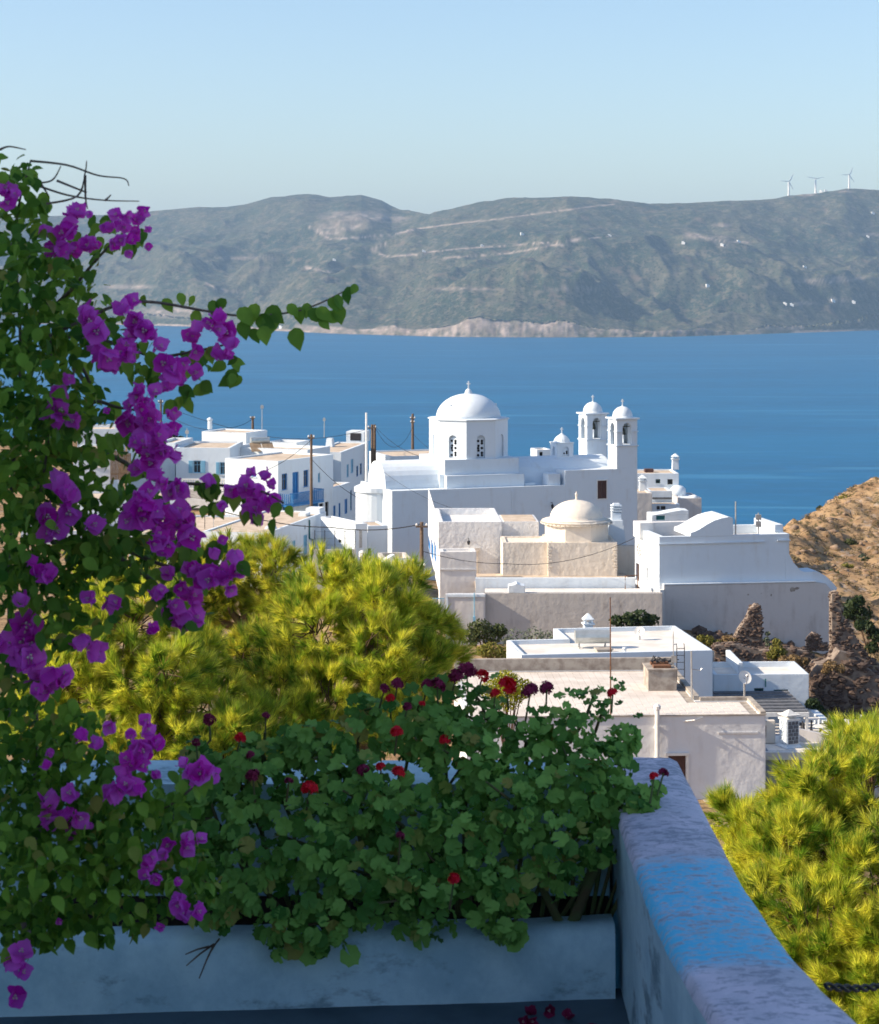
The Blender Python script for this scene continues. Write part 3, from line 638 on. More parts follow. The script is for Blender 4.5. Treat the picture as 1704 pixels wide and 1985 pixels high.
# ---------------- the long white hall at the right
def hall():
    H = House('hall', 'long white hall with curved roof gable and buttressed grey lower wall', 'hall', 1278, 1041, 118, 11, ul=1231, ur=1530, zb=-21.6, mat=WHITE, roof=ROOFW, par=.5, t=.35)
    H.D = min(H.D, 9.0); H.poly = [(0, 0), (H.W, 0), (H.W, H.D), (0, H.D)]
    H.window('left', 1253, 1101, 1257, 1126, WHITE2, WHITE2, bars=0, sill=False)
    H.window('left', 1232.5, 1092, 1239, 1126, BROWN, BROWN, kind='door', bars=0)
    H.build(); rt = H.root; z = H.H; W = H.W
    a, b, c, d = H.rect('left', 1236, 1052, 1243, 1077); m = MB(); ym, zm = (a + b) / 2, (c + d) / 2; rr = (d - c) / 2
    m.add([(-.004, ym + rr * math.cos(q), zm + rr * math.sin(q)) for q in np.linspace(0, 2 * math.pi, 17)[:-1]], [tuple(range(16))]); rw = m.build('rose_window', GLASS, rt)
    m = MB()
    pts = [(-.03, ym + rr * math.cos(q), zm + rr * math.sin(q)) for q in np.linspace(0, 2 * math.pi, 17)]; m.tube(pts, .05, 5)
    for k in range(3): q = math.pi * k / 3; m.tube([(-.03, ym - rr * math.cos(q), zm - rr * math.sin(q)), (-.03, ym + rr * math.cos(q), zm + rr * math.sin(q))], .03, 4)
    m.build('tracery', WPAINT, rw)
    fz = lambda u, v: (H.front_s(u), H.zat(v, H.front_s(u), 0))
    # curved gable, thick
    pr = [fz(1338, 1041), fz(1421, 1037)[:1] + (fz(1338, 1041)[1],), fz(1421, 1004), fz(1413, 1002), fz(1400, 1004.5), fz(1385, 1009), fz(1370, 1017), fz(1356, 1026), fz(1346, 1031), fz(1339, 1033)]
    m = MB(); m.prism(pr, lambda p, q: (p, -.004, q), lambda p, q: (p, 3.1, q)); m.build('gable', WHITE, rt)
    m = MB(); x0, x1 = fz(1262, 1020)[0], fz(1279, 1020)[0]; m.box(x0 + .3, x1 + .6, 3.2, 4.6, z - .5, z + .42); m.build('roof_block', WHITE2, rt)
    m = MB(); m.box(.4, 4.2, H.D - .9, H.D - .36, z - .5, z + .35); m.build('back_parapet', WHITE2, rt)
    m = MB(); m.box(W - .5, W - .003, 1.0, H.D - .3, z + .003, z + .42); m.build('side_parapet', WHITE, rt)
    # ledges and buttress
    m = MB(); z1 = fz(1278, 1054)[1]; m.box(-.05, W - 1.5, -.09, -.003, z1 - .07, z1); m.box(W - .75, W + .05, -.09, -.003, z1 - .02, z1 + .05); m.build('ledge', WHITE, rt)
    out = [fz(1530, 1074), fz(1538, 1090), fz(1553, 1107), fz(1562, 1109), fz(1585, 1107.5), fz(1600, 1116), fz(1614, 1129), fz(1623, 1140), fz(1618, 1150), fz(1612, 1158)]
    xb = out[-1][0] - .05; pr = [(W - .25, 0), (xb, 0)] + out[::-1] + [(W - .25, out[0][1])]
    m = MB(); m.prism(pr, lambda p, q: (p, -.002, q), lambda p, q: (p, 1.6, q)); m.build('buttress', WHITE, rt)
    zl = fz(1283, 1133)[1]; xl = fz(1284, 1133)[0]; zr = fz(1578, 1127)[1]; xr = fz(1578, 1127)[0]
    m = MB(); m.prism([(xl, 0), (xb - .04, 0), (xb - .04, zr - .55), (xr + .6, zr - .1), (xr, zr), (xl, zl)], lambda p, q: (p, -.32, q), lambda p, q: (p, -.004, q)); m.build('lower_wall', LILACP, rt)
    m = MB(); m.prism([(xl, zl + .003), (xr, zr + .003), (xr, zr + .07), (xl, zl + .07)], lambda p, q: (p, -.36, q), lambda p, q: (p, -.004, q)); m.build('lower_ledge', WHITE, rt)
    m = MB()
    for (u, v, w, h) in ((1532, 1141, .42, .3), (1541, 1139, .3, .2), (1608, 1176, .16, .28), (1447, 1151, .13, .1), (1491, 1152, .1, .16), (1472, 1149, .06, .06)):
        x, q = fz(u, v); n = 9; m.add([(x + w / 2 * math.cos(t) * rnd.uniform(.7, 1.2), -.325, q + h / 2 * math.sin(t) * rnd.uniform(.7, 1.2)) for t in np.linspace(0, 2 * math.pi, n + 1)[:-1]], [tuple(range(n))])
    m.build('fallen_plaster_patch', CONC, rt)
    m = MB(); m.box(xl - .26, xl - .003, -.45, -.004, 0, zl - .25, .0, .05); m.build('corner_pier', WHITE2, rt)
    return H
HALL = hall()
def mast(label, u, v0, v1, Y, r=.035, mat=None, extra=None, name='antenna_mast', cat='mast', lean=0):
    t = P(u, v0, Y); b = P(u + lean, v1, Y); root = thing(name, label, cat, b); m = MB(); m.tube([(0, 0, 0), tuple(t - b)], r, 6, r * .8); m.build('pole', mat or METAL, root)
    h = (t - b).z
    if extra:
        m = MB()
        for (dz, L, kind) in extra:
            z = h - dz
            if kind == 'yagi':
                m.tube([(-L / 2, 0, z), (L / 2, 0, z)], .015, 4)
                for k in range(6): x = lerp(-L / 2, L / 2, k / 5); m.tube([(x, -.18, z), (x, .18, z)], .01, 4)
            elif kind == 'ring': m.tube([(L / 2 * math.cos(q), 0, z + L / 2 * math.sin(q)) for q in np.linspace(0, 6.28, 12)], .02, 4)
            elif kind == 'box': m.box(-L / 2, L / 2, -L / 2, L / 2, z - L, z)
        m.build('antenna', mat or METAL, root)
    return root
mast('slim pale pole rising from the hall roof right of its curved gable', 1426, 972, 1036, 119, .05)
mast('stubby lattice aerial on the right parapet of the hall roof', 1470, 994, 1036, 120, .05, extra=[(.1, .3, 'box'), (.5, .3, 'box')])
root = thing('handrail', 'rusty tube handrail beside the brown door of the hall', 'handrail', P(1212, 1142, 118.6)); m = MB(); m.tube([(0, 0, 0), (0, 0, .75), (.75, .3, .75), (.75, .3, 0)], .035, 6); m.build('tube', RUST, root)

# ---------------- houses behind the church, right
H = House('house', 'white two window house with a tall pointed chimney above the sea', 'house', 1229, 918, 190, 2, ur=1316, D=4.3, zb=-25, par=.1); H.window('front', 1271, 929, 1280, 937, DGREEN, GLASS, bars=0, depth=.1); H.window('front', 1294, 929, 1304, 939, DARKM, GLASS, bars=0, depth=.1); H.build()
x, y = H.roof_pt(1309, 910); chimney_parts(H.root, x, y, H.H - .1, .62, .95); m = MB(); m.box(1.3, 2.1, 2.0, 2.8, H.H - .1, H.H + .22); m.build('roof_hatch', BROWN, H.root)
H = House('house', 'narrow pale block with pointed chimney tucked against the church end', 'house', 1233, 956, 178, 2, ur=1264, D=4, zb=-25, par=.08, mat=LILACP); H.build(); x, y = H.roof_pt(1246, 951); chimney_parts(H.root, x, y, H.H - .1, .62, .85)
H = House('house', 'white lean-to house with a sunlit roof slab and blue shaded louvred front', 'house', 1258, 952, 183, 2, ur=1303, D=3.4, zb=-25, par=.05); H.build()
for k in range(3): m = MB(); m.box(.3, H.W - .05, -.12, -.003, H.H - .7 - k * .42, H.H - .55 - k * .42); m.build('awning_slat', SLATE if k < 2 else WHITE, H.root)
H = House('house', 'low white house with two small dark square windows beside the sea', 'house', 1250, 978, 181, 2, ur=1318, D=2, zb=-25, par=.05); H.window('front', 1273, 981, 1279, 988, DARKM, GLASS, bars=0, sill=False); H.window('front', 1281, 981, 1290, 988, DARKM, GLASS, bars=0, sill=False); H.build()
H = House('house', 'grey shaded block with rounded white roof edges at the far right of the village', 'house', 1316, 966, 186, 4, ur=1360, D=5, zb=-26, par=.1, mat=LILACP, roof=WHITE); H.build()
m = MB(); m.lathe([(.75, H.H - .1), (.7, H.H + .5), (.45, H.H + .75), (.1, H.H + .82)], .6, 3.6, 14); m.lathe([(.5, H.H - .1), (.45, H.H + .12), (.2, H.H + .2)], 1.45, .6, 12); m.build('rounded_roof', WHITE, H.root, True)
H = House('house', 'low white house with curved roof line and one green shuttered window', 'house', 1264, 999, 150, 3, ur=1335, D=2.5, zb=-24, par=.05); H.window('front', 1272, 999.5, 1289, 1008, TEAL, TEAL, bars=1, sill=False, depth=.1); H.build()
m = MB(); w = H.W; m.prism([(0, H.H), (w, H.H), (w, H.H + .32), (w * .8, H.H + .36), (w * .55, H.H + .26), (w * .25, H.H + .1)], lambda p, q: (p, .0, q), lambda p, q: (p, 1.6, q)); m.build('roof_crest', WHITE, H.root)
# ---------------- houses of the left street
H = House('house', 'long white house with beige roof and two pale blue shutters on its shaded side', 'house', 517, 1034, 140, 76, ul=392, ur=632, zb=-22, par=.08, t=.2)
for u0, v0, u1, v1 in ((566, 1048, 572.5, 1087), (588.5, 1037, 595, 1075)): H.window('front', u0, v0, u1, v1, SKYB, SKYB, bars=0, depth=.08, sill=False)
H.hollow('front', 590, 1018, 592.5, 1026); H.build()
m = MB(); x = H.front_s(598.5); z = H.zat(1008, x, 0); x2 = H.front_s(605); m.tube([(x, -.06, z), (x, -.06, z - 1.35), (x2, -.06, z - 1.5), (x2, -.06, .2)], .06, 6); m.build('downpipe', TEAL, H.root)
x, y = H.roof_pt(525, 1025); m = MB(); m.box(x - .4, x + .4, y - .35, y + .35, H.H - .08, H.H + .12, .1, .1); m.lathe([(.2, H.H + .12), (.13, H.H + .45), (.05, H.H + .5)], x, y, 8); m.build('chimney_stub', WHITE, H.root)
x, y = H.roof_pt(590, 1000); m = MB(); m.box(x - .5, x + .5, y - .3, y + .3, H.H - .08, H.H + .14); m.build('roof_hatch', WHITE, H.root)
m = MB(); m.box(H.W - 1.2, H.W + .1, .1, 1.2, H.H - .1, H.H + .35); m.build('end_block', WHITE, H.root)
H = House('house', 'square white annex half in diagonal shade with a narrow grey shutter', 'house', 689, 1016, 146, 30, ul=622, ur=712, zb=-22.5, par=.1, t=.2)
H.window('front', 696, 1028, 702, 1062, METAL, METAL, bars=0, depth=.08, sill=False); H.window('left', 656, 1046, 662, 1052, DARKM, BLACK, bars=0, depth=.1, sill=False); H.build()
H = House('house', 'plain white block filling the gap before the church apse', 'house', 713, 1020, 150, 16, W=1.5, D=3, zb=-23, par=.05); H.window('front', 713.5, 1063, 719, 1078, DARKM, BLACK, bars=0, depth=.1, sill=False); H.build()
H = House('house', 'white corner house with blue balcony and blue framed windows', 'house', 539, 894, 165, 58, ul=436, ur=646, zb=-21.5, par=.12, t=.25)
H.window('front', 546.5, 918, 557, 950, BLUE, GLASS, bars=1); H.window('front', 567, 915, 579, 968, BLUE, BLUE, kind='door', bars=1); H.window('front', 588.5, 911, 598, 944, BLUE, GLASS, bars=1); H.window('left', 483, 918, 497, 924, BLUE, GLASS, bars=0)
H.window('front', 616.5, 917, 621, 935, SKYB, SKYB, bars=0, sill=False); H.window('front', 619, 976, 627, 1004, DARKM, BLACK, bars=0, sill=False); H.window('front', 630, 973, 637, 1002, DARKM, GLASS, bars=0, sill=False)
H.build(); rt = H.root
x0, x1 = H.front_s(543), H.front_s(609); z0 = H.zat(974, (x0 + x1) / 2, 0); w = 1.0
m = MB(); m.box(x0, x1, -w, -.003, z0 - .12, z0); bal = m.build('balcony', BLUE, rt)
m = MB(); n = 34
for k in range(n + 1): x = lerp(x0 + .03, x1 - .03, k / n); m.box(x - .02, x + .02, -w + .01, -w + .05, z0, z0 + .9)
for k in range(6): y = lerp(-w + .03, -.05, k / 5); m.box(x1 - .05, x1 - .01, y - .02, y + .02, z0, z0 + .9); m.box(x0 + .01, x0 + .05, y - .02, y + .02, z0, z0 + .9)
m.box(x0, x1, -w, -w + .06, z0 + .9, z0 + .97); m.box(x0, x1, -w, -w + .06, z0 + .08, z0 + .14); m.box(x1 - .06, x1, -w + .06, 0, z0 + .9, z0 + .97); m.build('balcony_railing', BLUE, bal)
m = MB(); m.box(x0 + .4, x0 + .5, -.7, -.003, z0 - .5, z0 - .13); m.box(x1 - .5, x1 - .4, -.7, -.003, z0 - .5, z0 - .13); m.build('bracket', BLUE, bal)
H = House('house', 'row of low white shaded house fronts with blue doors along the sloping street', 'house', 645, 946, 173, 76, ul=610, ur=679, zb=-23.5, par=.12)
for u0, v0, u1, v1 in ((656.5, 975, 660, 1003), (646, 980, 650.5, 1002), (668, 967, 673.5, 996)): H.window('front', u0, v0, u1, v1, BLUE, BLUE, kind='door', bars=0, depth=.12)
H.build()
H = House('house', 'tall white house with a long shaded street front and square roof hut', 'house', 661, 877, 186, 80, ul=598, ur=714, zb=-23.5, par=.1, t=.25)
for u0, v0, u1, v1 in ((672, 900, 676, 925), (680, 890, 685, 917), (691, 903, 694.5, 924), (697.5, 898, 701.5, 920)): H.window('front', u0, v0, u1, v1, SKYB if u0 < 690 else BLUE, SKYB if u0 < 690 else GLASS, bars=0, depth=.12, sill=False)
for u0, v0, u1, v1 in ((678, 950, 682, 990), (690, 945, 695, 985)): H.window('front', u0, v0, u1, v1, BLUE, TEAL, kind='door', bars=0, depth=.12)
H.build()
x, y = H.roof_pt(694, 856); m = MB(); m.box(x - 1.2, x + 1.2, y - .9, y + .9, H.H - .1, H.H + .95); hut = m.build('roof_hut', WHITE, H.root); m = MB(); m.box(x - 1.23, x - 1.2, y - .55, y + .5, H.H + .1, H.H + .8); m.build('hut_opening', DARKM, hut)
x, y = H.roof_pt(640, 866); m = MB(); m.box(x - .5, x + .5, y - .35, y + .35, H.H - .1, H.H + .7, .1, .1); m.build('chimney', WHITE, H.root)
H = House('house', 'white house with pale blue open shutters above a white balustrade', 'house', 341, 868, 178, -3, ur=446, D=7.5, zb=-21.5, par=.15)
H.window('front', 374.5, 893, 389.5, 917, SKYB, GLASS, shutters=SKYB); H.window('front', 426, 896, 438, 920, SKYB, GLASS, shutters=SKYB); H.build()
H = House('house', 'white side wing with shaded parapet stepping up beside the shuttered house', 'house', 300, 858, 179, -8, ur=339.5, D=6, zb=-21.5, par=.2, mat=WHITE); H.build()
H = House('house', 'upper white cube house with beige roof and round chimney', 'house', 477, 839, 199, 66, ul=391, ur=518, zb=-20.5, par=.12, t=.3); H.build()
x, y = H.roof_pt(407, 832); m = MB(); m.lathe([(.24, H.H - .12), (.22, H.H + .75), (.3, H.H + .78), (.28, H.H + .92), (.1, H.H + 1.05)], x, y, 10); m.build('chimney', WHITE, H.root)
H = House('house', 'wide white house with terraced sunlit roofs behind the blue balcony house', 'house', 596, 872, 181, 66, ul=440, ur=640, zb=-22, par=.25, t=.3); H.build()
H = House('house', 'white house with sloping lit parapet left of the tall street house', 'house', 575, 858, 199, 72, ul=516, ur=600, zb=-22, par=.35); H.build()
# solar water heater on the terraced roof
def water_heater(label, u, v, Y, rz, w, tilt=True):
    root = thing('solar_water_heater', label, 'water heater', P(u, v, Y), rz); m = MB(); h = .95 if tilt else .55
    r = .27 if tilt else .33; n = 14; pr = [(r * math.cos(q), h + r * math.sin(q)) for q in np.linspace(0, 2 * math.pi, n + 1)[:-1]]
    m.prism(pr, lambda p, q: (-w / 2, p, q), lambda p, q: (w / 2, p, q)); m.build('tank', TANKM, root)
    m = MB()
    for s in (-1, 1):
        x = s * w * .38
        m.tube([(x, -.3, 0), (x, 0, h - r)], .03, 5); m.tube([(x, .3, 0), (x, 0, h - r)], .03, 5)
        if tilt: m.tube([(-x, .32, 0), (x, .3, h - .2)], .03, 5)
    m.build('stand', METAL, root)
    if tilt:
        for s in (-1, 1):
            m = MB(); x0, x1 = (.03, w * .62) if s > 0 else (-w * .62, -.03)
            m.add([(x0, -.25, h - .2), (x1, -.25, h - .2), (x1, -1.15, .1), (x0, -1.15, .1), (x0, -.30, h - .26), (x1, -.30, h - .26), (x1, -1.2, .04), (x0, -1.2, .04)], [(0, 1, 2, 3), (7, 6, 5, 4), (0, 4, 5, 1), (1, 5, 6, 2), (2, 6, 7, 3), (3, 7, 4, 0)]); m.build('panel', PANEL, root)
    return root
water_heater('solar water heater with brown panels on the terraced white roofs', 504, 874, 184, R(20), 1.7)
# far left, mostly behind the bougainvillea
H = House('house', 'far left white house with three brown windows and low roof parapet', 'house', 150, 832, 205, 4, ur=232, D=7, zb=-21, par=.3)
for u in (165, 186, 205): H.window('front', u, 846, u + 8, 862, BROWN, BROWN, bars=1, depth=.12)
H.build(); chimney_parts(H.root, 3.6, 3.5, H.H - .3, .5, 1.1)
H = House('house', 'white house with a lit roof edge and diagonal shade left of the wooden fence', 'house', 142, 872, 170, 2, ur=214, D=6, zb=-22, par=.15); H.window('front', 184, 884, 200, 906, CREAM, CREAM, bars=0, depth=.08); H.build()
root = thing('fence', 'brown wooden board fence between the left white houses', 'fence', P(214, 930, 169), R(12)); hgt = 2.4
for k in range(14):
    m = MB(); m.box(k * .12, k * .12 + .105, -.02, .02, 0, hgt - .02 * (k % 3)) if k < 10 else m.box(k * .12, k * .12 + .105, -.02, .02, 0, hgt - .25); m.build('board', WOODL, root)
m = MB(); m.box(0, 1.68, .021, .06, .4, .5); m.box(0, 1.68, .021, .06, 1.9, 2.0); m.build('rail', WOODL, root)
H = House('house', 'white house with a small dark window right of the wooden fence', 'house', 247, 866, 176, 4, ur=300, D=5, zb=-22, par=.15); H.window('front', 254, 894, 268, 915, BROWN, GLASS, depth=.1); H.build()
root = thing('balustrade', 'white balustrade terrace in front of the shuttered house', 'balustrade', P(352, 947, 171), R(-2)); L = 3.8
m = MB(); m.box(0, L, -.06, .06, .72, .82); m.box(0, L, -.05, .05, 0, .08); m.box(0, L, -.1, .3, -1.6, -.003); m.build('rail', WPAINT, root)
bm = MB(); bm.lathe([(.05, .082), (.075, .25), (.05, .45), (.06, .718)], 0, 0, 6); bme = bm.mesh('baluster', WPAINT)
for k in range(19): link('baluster', bme, root, (.1 + k * .2, 0, 0))
H = House('house', 'broad low house with beige roof and aerials below the balustrade', 'house', 250, 1035, 146, -4, ur=430, D=12, zb=-22, par=.12, t=.3); H.build()
H = House('house', 'white house deep in shade behind the lower bougainvillea', 'house', 40, 1030, 150, 3, ur=160, D=9, zb=-22, par=.2); H.window('front', 62, 1050, 76, 1090, TEAL, TEAL, bars=1); H.window('front', 110, 1050, 124, 1084, TEAL, TEAL, bars=1); H.build()
H = House('house', 'white low house with beige roof half hidden by purple flowers', 'house', 150, 968, 158, 3, ur=350, D=6, zb=-22, par=.15); H.window('front', 196, 990, 214, 1015, TEAL, GLASS); H.window('front', 262, 990, 276, 1012, BLUE, GLASS); H.build()
root = thing('awning', 'grey fabric awning on white posts under the balustrade', 'awning', P(384, 985, 158)); m = MB(); m.add([(-1.2, -.8, 1.0), (1.3, -.8, .75), (1.2, .8, 1.15), (-.9, .8, 1.35), (-1.2, -.8, .95), (1.3, -.8, .7), (1.2, .8, 1.1), (-.9, .8, 1.3)], [(0, 1, 2, 3), (7, 6, 5, 4), (0, 4, 5, 1), (1, 5, 6, 2), (2, 6, 7, 3), (3, 7, 4, 0)]); m.build('canopy', CONC, root)
for x, y, h in ((-1.1, -.7, .95), (1.2, -.7, .72), (1.1, .7, 1.1), (-.8, .7, 1.3)): m = MB(); m.box(x - .04, x + .04, y - .04, y + .04, -1, h); m.build('post', WPAINT, root)
# clutter between pines and church
H = House('ruined_shed', 'small ruined shed of bare dark plaster with white upper edge', 'shed', 742, 1083, 134, 8, ur=797, D=3, zb=-22.5, par=.3, mat=GREYP); H.hollow('front', 752, 1100, 764, 1116); H.build()
m = MB(); m.box(-.05, H.W + .05, -.06, -.003, H.H - .35, H.H + .02); m.build('white_band', WHITE, H.root)
H = House('stair_wall', 'sloping white stair wall beside the ruined shed', 'wall', 690, 1122, 132, 40, W=3.2, D=.4, zb=-22.5, par=.01, t=.1); H.build(); m = MB(); m.prism([(0, H.H), (3.2, H.H), (3.2, H.H + 1.3)], lambda p, q: (p, 0.01, q), lambda p, q: (p, .39, q)); m.build('slope', WHITE, H.root)
H = House('yard_wall', 'low shaded yard wall with wire fence posts beside the blue downpipe', 'wall', 606, 1066, 139, 6, ur=690, D=.3, zb=-22.5, par=.01, t=.1, mat=LILACP); H.build()
for k in range(5):
    m = MB(); x = .15 + k * .68; m.tube([(x, .15, H.H), (x, .15, H.H + 1.3)], .025, 5); m.build('post', DARKM, H.root)
m = MB()
for z in (.3, .75, 1.2): m.tube([(.15, .15, H.H + z), (2.87, .15, H.H + z)], .008, 3)
m.build('wire', DARKM, H.root)
root = thing('street_lamp', 'white street lamp with lantern head above the sloping stair wall', 'street lamp', P(702, 1128, 131)); m = MB(); m.tube([(0, 0, 0), (0, 0, 1.5)], .06, 8); m.build('post', WPAINT, root); m = MB(); m.lathe([(.1, 1.5), (.2, 1.62), (.2, 1.85), (.24, 1.88), (.08, 2.0)], 0, 0, 8); m.build('lantern', WPAINT, root)

# ---------------- utility poles and cables
def pole(label, u, v0, v1, Y, r, mat, arm=None, name='utility_pole'):
    t = P(u, v0, Y); b = P(u, v1, Y); root = thing(name, label, 'pole', b); h = (t - b).z; m = MB(); m.tube([(0, 0, 0), (0, 0, h)], r, 8, r * .75); m.build('shaft', mat, root)
    if arm:
        m = MB()
        for dz, w in arm: m.box(-w / 2, w / 2, -r - .08, -r + .02, h - dz - .05, h - dz + .05)
        a = m.build('crossarm', mat, root)
        for dz, w in arm:
            for sx in (-1, 1): q = MB(); q.lathe([(.05, h - dz + .051), (.07, h - dz + .12), (.04, h - dz + .2)], sx * w * .42, -r - .03, 6); q.build('insulator', WPAINT, a)
    return t
pole('white flagpole standing at the left end of the church', 710, 800, 940, 168, .10, WPAINT, name='flagpole')
a1 = pole('left shaft of a double brown wooden pole by the church vault', 721.5, 823, 935, 196, .15, WOOD, [(.3, .8)])
a2 = pole('right shaft of a double brown wooden pole by the church vault', 726.5, 823, 935, 196.4, .15, WOOD)
a3 = pole('dark wooden pole with white transformer can left of the church dome', 800, 802, 884, 215, .16, WOOD, [(.5, .5), (.9, .4)])
m = MB(); m.lathe([(.17, -1.6), (.17, -2.4)], 0, 0, 8)
a4 = pole('grey pole in front of the blue balcony house', 603.5, 842, 1000, 158, .12, WOOD, [(.25, .5)])
a5 = pole('brown wooden pole in front of the lumpy white house', 817.5, 1012, 1150, 121, .13, WOOD, [(.25, .7), (2.6, .4)])
a6 = pole('dark pole stub above the upper cube house roof', 490, 807, 832, 215, .14, WOOD, [(.2, .5)])
a7 = pole('brown pole seen through the upper bougainvillea', 312, 774, 870, 215, .13, WOOD, [(.3, .5)])
mast('thin aerial mast above the upper cube house', 508, 784, 832, 205, .04, extra=[(.1, .3, 'box')])
mast('short aerial mast above the roofs right of the grey pole', 628.5, 809, 848, 205, .05, extra=[(.1, .25, 'box')])
mast('thin grey mast on the side wing roof by the shuttered house', 362.5, 830, 868, 185, .04, extra=[(.2, .3, 'box')])
mast('comb aerial on the broad low beige roof', 397, 985, 1040, 150, .03, DARKM, extra=[(.3, .5, 'yagi'), (.6, .4, 'yagi')])
mast('smaller comb aerial right of its twin on the broad low roof', 414, 990, 1030, 151, .03, METAL, extra=[(.2, .5, 'yagi')])
def cable(label, pts, sag, r=.022, name='cable'):
    m = MB(); out = []
    for (a, b), s in zip(zip(pts, pts[1:]), sag):
        for k in range(13):
            t = k / 12; p = a.lerp(b, t); p = p - Vector((0, 0, s * 4 * t * (1 - t))); out.append(p)
    m.tube(out, r, 4); tag(m.build(name, CABLE), label, 'cable')
cable('upper power cable crossing the sea from the flower covered pole to the double pole', [P(312, 785, 215), P(470, 836, 210), P(720, 830, 196)], [.15, .9])
cable('lower thick cable dipping from the flower covered pole to the round chimney', [P(318, 800, 215), P(402, 833, 206)], [.3])
cable('short cable rising to the dark pole stub', [P(440, 829, 212), P(490, 812, 215)], [.25])
cable('cable looping from the double pole to the transformer pole', [P(727, 828, 196), P(800, 828, 215)], [2.0])
cable('cable falling from the double pole to the church vault', [P(727, 826, 196), P(812, 884, 170)], [.4])
cable('stay wires behind the transformer pole', [P(802, 842, 215), P(830, 868, 210)], [.1])
cable('cable slanting up from the street to the grey pole', [P(390, 962, 140), P(500, 918, 150), P(603, 853, 158)], [.3, .3])
cable('cable from the grey pole down along the street houses', [P(604, 890, 158), P(700, 968, 160)], [.3], .018)
cable('long cable sagging over the long white house to the brown wooden pole', [P(395, 980, 130), P(520, 1010, 128), P(640, 1022, 124), P(817, 1016, 121)], [.1, .1, .25], .028)
cable('thin cable from the brown pole across the domed chapel to the hall', [P(818, 1068, 121), P(985, 1093, 121), P(1228, 1044, 117)], [.2, .5], .016)
cable('thin wire falling across the long shaded church wall', [P(744, 915, 158), P(880, 986, 140)], [.3], .012)
